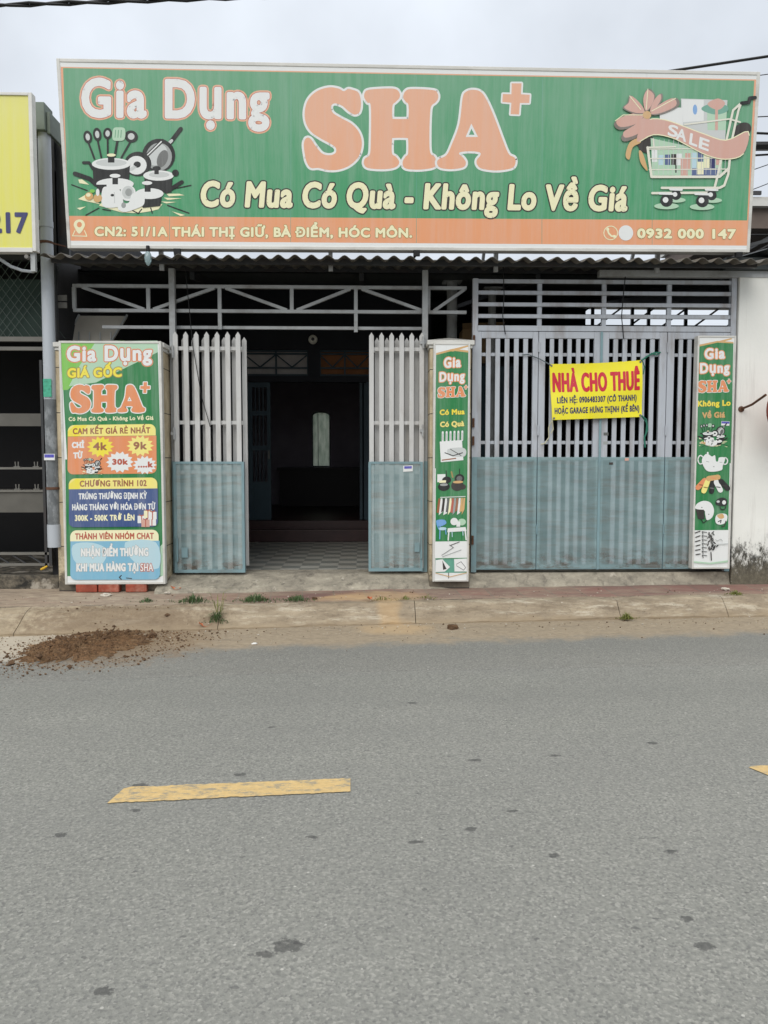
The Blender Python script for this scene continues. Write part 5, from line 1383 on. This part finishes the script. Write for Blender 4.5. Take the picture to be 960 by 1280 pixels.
# canopy and cables against the sky at the right
t = thing('distant_canopy', 'pale canopy roof with brown underside in front of the sky', 'canopy', (6.3, 3, 4.8))
cp = MB(); cp.box(5.1, 9, 2.8, 5.5, 4.93, 5.05); cp.build('roof_edge', M_FRAME, t)
MB().box(5.15, 9, 2.9, 5.4, 4.66, 4.93).build('soffit', mat('brown_soffit', (104, 92, 84), 0.7), t)
MB().box(5.1, 5.42, 2.77, 2.8, 5.07, 5.12).build('name_plate', M_STEEL_DK, t)
MB().bar((5.0, 3.0, 4.2), (5.9, 3.0, 4.70), 0.04).bar((5.0, 3.0, 4.1), (5.9, 3.0, 4.6), 0.02).build('brace', M_STEEL_DK, t)
MB().box(7.8, 7.95, 3.0, 3.15, 0.3, 4.66).build('post', M_STEEL, t)
def sag(p, q, s_, n=14):
    p, q = Vector(p), Vector(q)
    return [tuple(p.lerp(q, i / n) - Vector((0, 0, s_ * 4 * (i / n) * (1 - i / n)))) for i in range(n + 1)]
def twisted(p, q, s_, r_, turns, label):
    base = sag(p, q, s_, 140)
    t = thing('power_cable', label, 'cable', p, 'overhead cables')
    for ph in (0, math.pi):
        pts = [(x, y + r_ * math.cos(ph + i * turns * 2 * math.pi / 140), z + r_ * math.sin(ph + i * turns * 2 * math.pi / 140)) for i, (x, y, z) in enumerate(base)]
        MB().tube(pts, r_ * 0.95, 6, M_BLACK).build('strand', M_BLACK, t, smooth=True)
twisted((-8.0, -3.0, 3.86), (8.0, -3.0, 4.65), 0.03, 0.0085, 34, 'thick twisted black cable crossing the top left of the sky')
for (p, q, s_, r_, lab) in (
        ((3.2, 3, 6.62), (9.5, 3, 7.62), 0.0, 0.018, 'black cable rising to the right just above the sign corner'),
        ((4.0, 3.2, 6.62), (9.5, 3.2, 7.4), 0.0, 0.006, 'thin wire under the cable above the sign corner'),
        ((4.6, 3, 6.15), (9.5, 3, 6.55), 0.05, 0.007, 'thin wire rising behind the sign edge, topmost of the lower bunch'),
        ((4.6, 3, 6.0), (9.5, 3.0, 5.85), 0.0, 0.016, 'black cable above the thick black bundle right of the sign'),
        ((4.6, 3, 5.78), (9.5, 3.0, 5.88), 0.0, 0.06, 'thickest black cable bundle right of the sign'),
        ((4.6, 3, 5.62), (9.5, 3.0, 5.95), 0.0, 0.014, 'dark wire clinging below the thickest bundle'),
        ((4.6, 3, 5.2), (9.5, 3.0, 6.9), 0.0, 0.006, 'thin steep wire crossing the bundle right of the sign'),
        ((4.6, 3, 4.9), (9.5, 3.0, 6.8), 0.0, 0.006, 'thin steep wire above the pale canopy'),
        ((4.6, 2.5, 4.45), (9.5, 2.5, 4.5), 0.0, 0.010, 'short dark cable below the pale canopy'),
        ((4.6, 2.5, 3.95), (9.5, 2.5, 6.2), 0.0, 0.005, 'hairline wire at the bottom right of the sky')):
    wire(sag(p, q, s_), r_, lab, group='overhead cables', name='power_cable', cat='cable')

# ================================================================== SMALL THINGS ON THE GROUND
for i, (x, rz, lab) in enumerate(((-2.66, 0.05, 'red brick under the large light box, nearest the drain pipe'), (-2.445, -0.04, 'red brick in the middle under the large light box'), (-2.185, 0.06, 'red brick under the large light box, nearest the gate'))):
    o = tag(MB().box(-0.1, 0.1, -0.05, 0.05, 0, 0.078).build('brick', M_BRICK, bevel=0.008), lab, 'brick', 'bricks under the light box')
    o.location = (x, -0.27, 0.197); o.rotation_euler = (0, 0, rz)

def rock(name, x, y, z, r_, m, label, cat, flat=0.6, seed=0, group=None):
    bm = bmesh.new(); bmesh.ops.create_icosphere(bm, subdivisions=3, radius=1)
    for v in bm.verts:
        k = 1 + 0.45 * mnoise.noise(v.co * 1.5 + Vector((seed * 7.3, seed, 0))) + 0.2 * mnoise.noise(v.co * 4 + Vector((seed, 3, 0)))
        v.co = Vector((v.co.x * r_ * k * 1.3, v.co.y * r_ * k, max(v.co.z, -0.4) * r_ * k * flat))
    me = bpy.data.meshes.new(name); bm.to_mesh(me); bm.free(); me.materials.append(m)
    o = bpy.data.objects.new(name, me); COL.objects.link(o); o.location = (x, y, z + 0.3 * r_ * flat)
    return tag(o, label, cat, group)
rock('stone', -2.42, -0.47, 0.19, 0.035, M_STONE, 'flat pale stone in front of the bricks', 'stone', 0.5, 1)
rock('soil_clod', 0.784, -1.17, 0.005, 0.035, M_CLOD, 'dark soil clod on the road below the middle pillar', 'clod', 0.9, 2)
rock('soil_clod', -0.44, -0.66, 0.18, 0.02, M_CLOD, 'small dark clod on the paving in front of the open gate', 'clod', 0.9, 3)
rock('soil_clod', -1.74, -1.42, 0.005, 0.035, M_CLOD, 'dark clod rolled off the right end of the soil heap', 'clod', 0.8, 4)
rock('soil_clod', -2.25, -1.05, 0.10, 0.04, M_CLOD, 'dark clod on the kerb above the soil heap', 'clod', 0.8, 5)
rock('rubble', 3.6, -0.30, 0.19, 0.03, M_STONE, 'pale rubble piece on the paving by the right sign', 'rubble', 0.6, 6)
rock('rubble', -1.93, -0.33, 0.21, 0.035, M_STONE, 'pale broken mortar piece at the corner of the large light box', 'rubble', 0.5, 9)
rock('rubble', -1.86, -0.40, 0.20, 0.022, M_STONE, 'small pale mortar crumb just in front of the broken mortar piece', 'rubble', 0.5, 10)
rock('paper_scrap', -0.857, -1.68, 0.005, 0.016, mat('white_paper', (220, 220, 216), 0.8), 'tiny white paper scrap on the road below the gate', 'paper', 0.6, 7)

def heap():
    """brown soil tipped over the kerb, uneven, thin at the edge"""
    mb = MB(); cx, cy = -2.18, -1.72
    nr, na = 34, 130
    grid = []
    for j in range(nr + 1):
        row = []
        for i in range(na):
            t_ = 2 * math.pi * i / na
            R0 = 0.49 * (1 + 0.12 * math.sin(t_ * 2 + 1.0) + 0.22 * mnoise.noise(Vector((math.cos(t_) * 1.7, math.sin(t_) * 1.7, 4))) + 0.34 * mnoise.noise(Vector((math.cos(t_) * 5, math.sin(t_) * 5, 9))) + 0.26 * mnoise.noise(Vector((math.cos(t_) * 15, math.sin(t_) * 15, 9))))
            k = j / nr
            x, y = cx + R0 * k * math.cos(t_) * 0.8, cy + R0 * k * math.sin(t_) * 1.08 + R0 * k * math.cos(t_) * 0.2
            yb, yt = kerb_base(x), kerb_top(x)
            gz = 0.006 if y < yb else (0.006 + 0.16 * min(1, (y - yb) / (yt - yb)))
            h_ = 0.036 * (1 - k ** 1.6) + (1 - k ** 3) * (0.035 * mnoise.noise(Vector((x * 5, y * 5, 0))) + 0.03 * mnoise.noise(Vector((x * 14, y * 14, 2))) + 0.016 * mnoise.noise(Vector((x * 34, y * 34, 5))))
            row.append((x, y, gz + max(h_, -0.02 if k > 0.97 else 0.002 + 0.006 * random.random())))
        grid.append(row)
    for j in range(nr):
        for i in range(na): mb.face([grid[j][i], grid[j + 1][i], grid[j + 1][(i + 1) % na], grid[j][(i + 1) % na]])
    rnd = random.Random(3)
    for _ in range(4200):                                    # loose crumbs over and around it
        t_ = rnd.uniform(0, 2 * math.pi); k = abs(rnd.gauss(0.8, 0.4))
        R0 = 0.52
        x, y = cx + R0 * k * math.cos(t_) * (0.85 if math.cos(t_) < 0 else 1.25), cy + R0 * k * math.sin(t_) * 1.08 + R0 * k * math.cos(t_) * 0.3
        yb, yt = kerb_base(x), kerb_top(x)
        gz = 0.006 if y < yb else (0.006 + 0.165 * min(1, (y - yb) / (yt - yb)))
        gz += 0.07 * max(0, 1 - k ** 1.6)
        s_ = rnd.choice((0.002, 0.002, 0.003, 0.003, 0.004, 0.004, 0.005, 0.006, 0.009)) * rnd.uniform(0.7, 1.4)
        if rnd.random() < 0.02: s_ *= 2.6
        b = len(mb.v); pts = []
        for d in ((1, 0, 0), (-1, 0, 0), (0, 1, 0), (0, -1, 0), (0, 0, 1), (0, 0, -1)):
            pts.append((x + d[0] * s_ * rnd.uniform(0.7, 1.4), y + d[1] * s_ * rnd.uniform(0.7, 1.3), gz + s_ * 0.4 + d[2] * s_ * rnd.uniform(0.5, 1.0)))
        for f_ in ((0, 2, 4), (2, 1, 4), (1, 3, 4), (3, 0, 4), (2, 0, 5), (1, 2, 5), (3, 1, 5), (0, 3, 5)): mb.face([pts[i] for i in f_], M_CLOD if s_ > 0.009 else None)
    o = mb.build('soil_heap', M_SOIL)
    tag(o, 'heap of crumbly brown soil spilled over the kerb onto the road', 'soil', kind='stuff')
heap()

def grit():
    """small stones and crumbs swept along the kerb"""
    mb = MB(); rnd = random.Random(11)
    for _ in range(900):
        x = rnd.uniform(-3.6, 4.2); y = kerb_base(x) - abs(rnd.gauss(0, 0.28)) if rnd.random() < 0.6 else rnd.uniform(kerb_base(x), back_line(x) - 0.02)
        yb, yt = kerb_base(x), kerb_top(x)
        gz = 0.006 if y < yb else (0.012 + 0.155 * min(1, (y - yb) / (yt - yb)) + (0.02 if y > yt else 0))
        s_ = rnd.choice((0.003, 0.004, 0.005, 0.007)) * rnd.uniform(0.7, 1.4)
        pts = [(x + d[0] * s_ * rnd.uniform(0.7, 1.5), y + d[1] * s_ * rnd.uniform(0.7, 1.4), gz + s_ * 0.4 + d[2] * s_ * 0.7) for d in ((1, 0, 0), (-1, 0, 0), (0, 1, 0), (0, -1, 0), (0, 0, 1), (0, 0, -1))]
        m_ = rnd.choice((M_STONE, M_CLOD, M_KERB))
        for f_ in ((0, 2, 4), (2, 1, 4), (1, 3, 4), (3, 0, 4), (2, 0, 5), (1, 2, 5), (3, 1, 5), (0, 3, 5)): mb.face([pts[i] for i in f_], m_)
    tag(mb.build('grit', M_STONE), 'small stones and grit scattered along the kerb', 'gravel', kind='stuff')
grit()

def weed(x, y, z, n, h_, spread, m, label, seed, long_=1.0):
    rnd = random.Random(seed); mb = MB()
    for _ in range(int(n * 1.9)):
        bx, by = x + rnd.gauss(0, spread * 0.55) * long_, y + rnd.gauss(0, spread * 0.3)
        t_ = rnd.uniform(0, 2 * math.pi); L = h_ * rnd.uniform(0.5, 1.15) * max(0.35, 1.5 - abs(bx - x) / (spread * 0.6)); lean = rnd.uniform(0.35, 1.25)
        wdt = rnd.uniform(0.002, 0.0045)
        dx, dy = math.cos(t_), math.sin(t_)
        P = [Vector((bx, by, z)), Vector((bx + dx * L * 0.25 * lean, by + dy * L * 0.25 * lean, z + L * 0.55)), Vector((bx + dx * L * 0.8 * lean, by + dy * L * 0.8 * lean, z + L * (1.0 - 0.5 * lean)))]
        s_ = Vector((-dy, dx, 0)) * wdt
        mb.face([P[0] - s_, P[0] + s_, P[1] + s_ * 0.9, P[1] - s_ * 0.9]); mb.face([P[1] - s_ * 0.9, P[1] + s_ * 0.9, P[2]])
    mb.flat = True
    return tag(mb.build('weed_tuft', m), label, 'weed', 'weeds along the kerb')
weed(-1.97, -0.74, 0.175, 40, 0.05, 0.09, M_LEAF, 'small flat weed tuft nearest the bricks', 1)
weed(-1.55, -0.74, 0.175, 110, 0.075, 0.16, M_LEAF, 'wide green weed tuft below the left picket leaf', 2)
weed(-1.27, -1.04, 0.05, 130, 0.11, 0.09, M_LEAF, 'tall weed tuft growing at the foot of the kerb', 3)
weed(-0.98, -0.72, 0.178, 120, 0.07, 0.17, M_LEAF, 'low wide weed tuft before the left side of the open gate', 4)
weed(-0.60, -0.70, 0.178, 90, 0.055, 0.14, M_LEAF, 'flat weed tuft before the middle of the open gate', 5)
weed(0.19, -0.69, 0.178, 26, 0.035, 0.13, M_LEAF2, 'sparse weed patch before the right picket leaf', 6)
weed(0.40, -0.67, 0.178, 22, 0.035, 0.08, M_LEAF2, 'sparse weed patch just left of the middle pillar sign', 7)
weed(0.60, -0.64, 0.178, 26, 0.03, 0.13, M_LEAF2, 'flat dark weed patch below the middle pillar sign', 8)
weed(2.42, -0.86, 0.02, 90, 0.06, 0.07, M_LEAF2, 'round olive weed tuft in the kerb joint below the closed gate', 9)
weed(3.60, -0.50, 0.178, 50, 0.04, 0.09, M_LEAF2, 'small olive weed tuft before the right pillar sign', 10)
weed(-1.26, -1.02, 0.06, 14, 0.30, 0.05, M_LEAF2, 'few tall dry stalks standing in the tall weed tuft', 12)

def dry_leaf(x, y, z, s_, rz, label, seed):
    rnd = random.Random(seed); mb = MB(); n = 12
    top = [(s_ * (i / n * 2 - 1), s_ * 0.5 * math.sin(math.pi * i / n) ** 0.8, s_ * 0.55 * (i / n * 2 - 1) ** 2 + 0.15 * s_) for i in range(n + 1)]
    bot = [(p[0], -p[1] * 0.8, p[2] + 0.1 * s_) for p in top]
    mid_ = [(p[0], 0, p[2] * 0.8) for p in top]
    for A_, B_ in ((top, mid_), (mid_, bot)):
        for i in range(n): mb.face([A_[i], A_[i + 1], B_[i + 1], B_[i]])
    o = mb.build('dry_leaf', M_DRYLEAF, smooth=True)
    o.location = (x, y, z); o.rotation_euler = (0.5, 0.2, rz)
    return tag(o, label, 'leaf', 'dry leaves')
dry_leaf(-1.37, -1.12, 0.03, 0.06, 0.5, 'curled orange leaf beside the tall weed tuft', 1)
dry_leaf(0.06, -0.79, 0.20, 0.045, 1.2, 'curled orange leaf on the paving beside the spilled sand', 2)
dry_leaf(-1.80, -0.34, 0.225, 0.05, 0.2, 'curled brown leaf below the left picket leaf', 3)
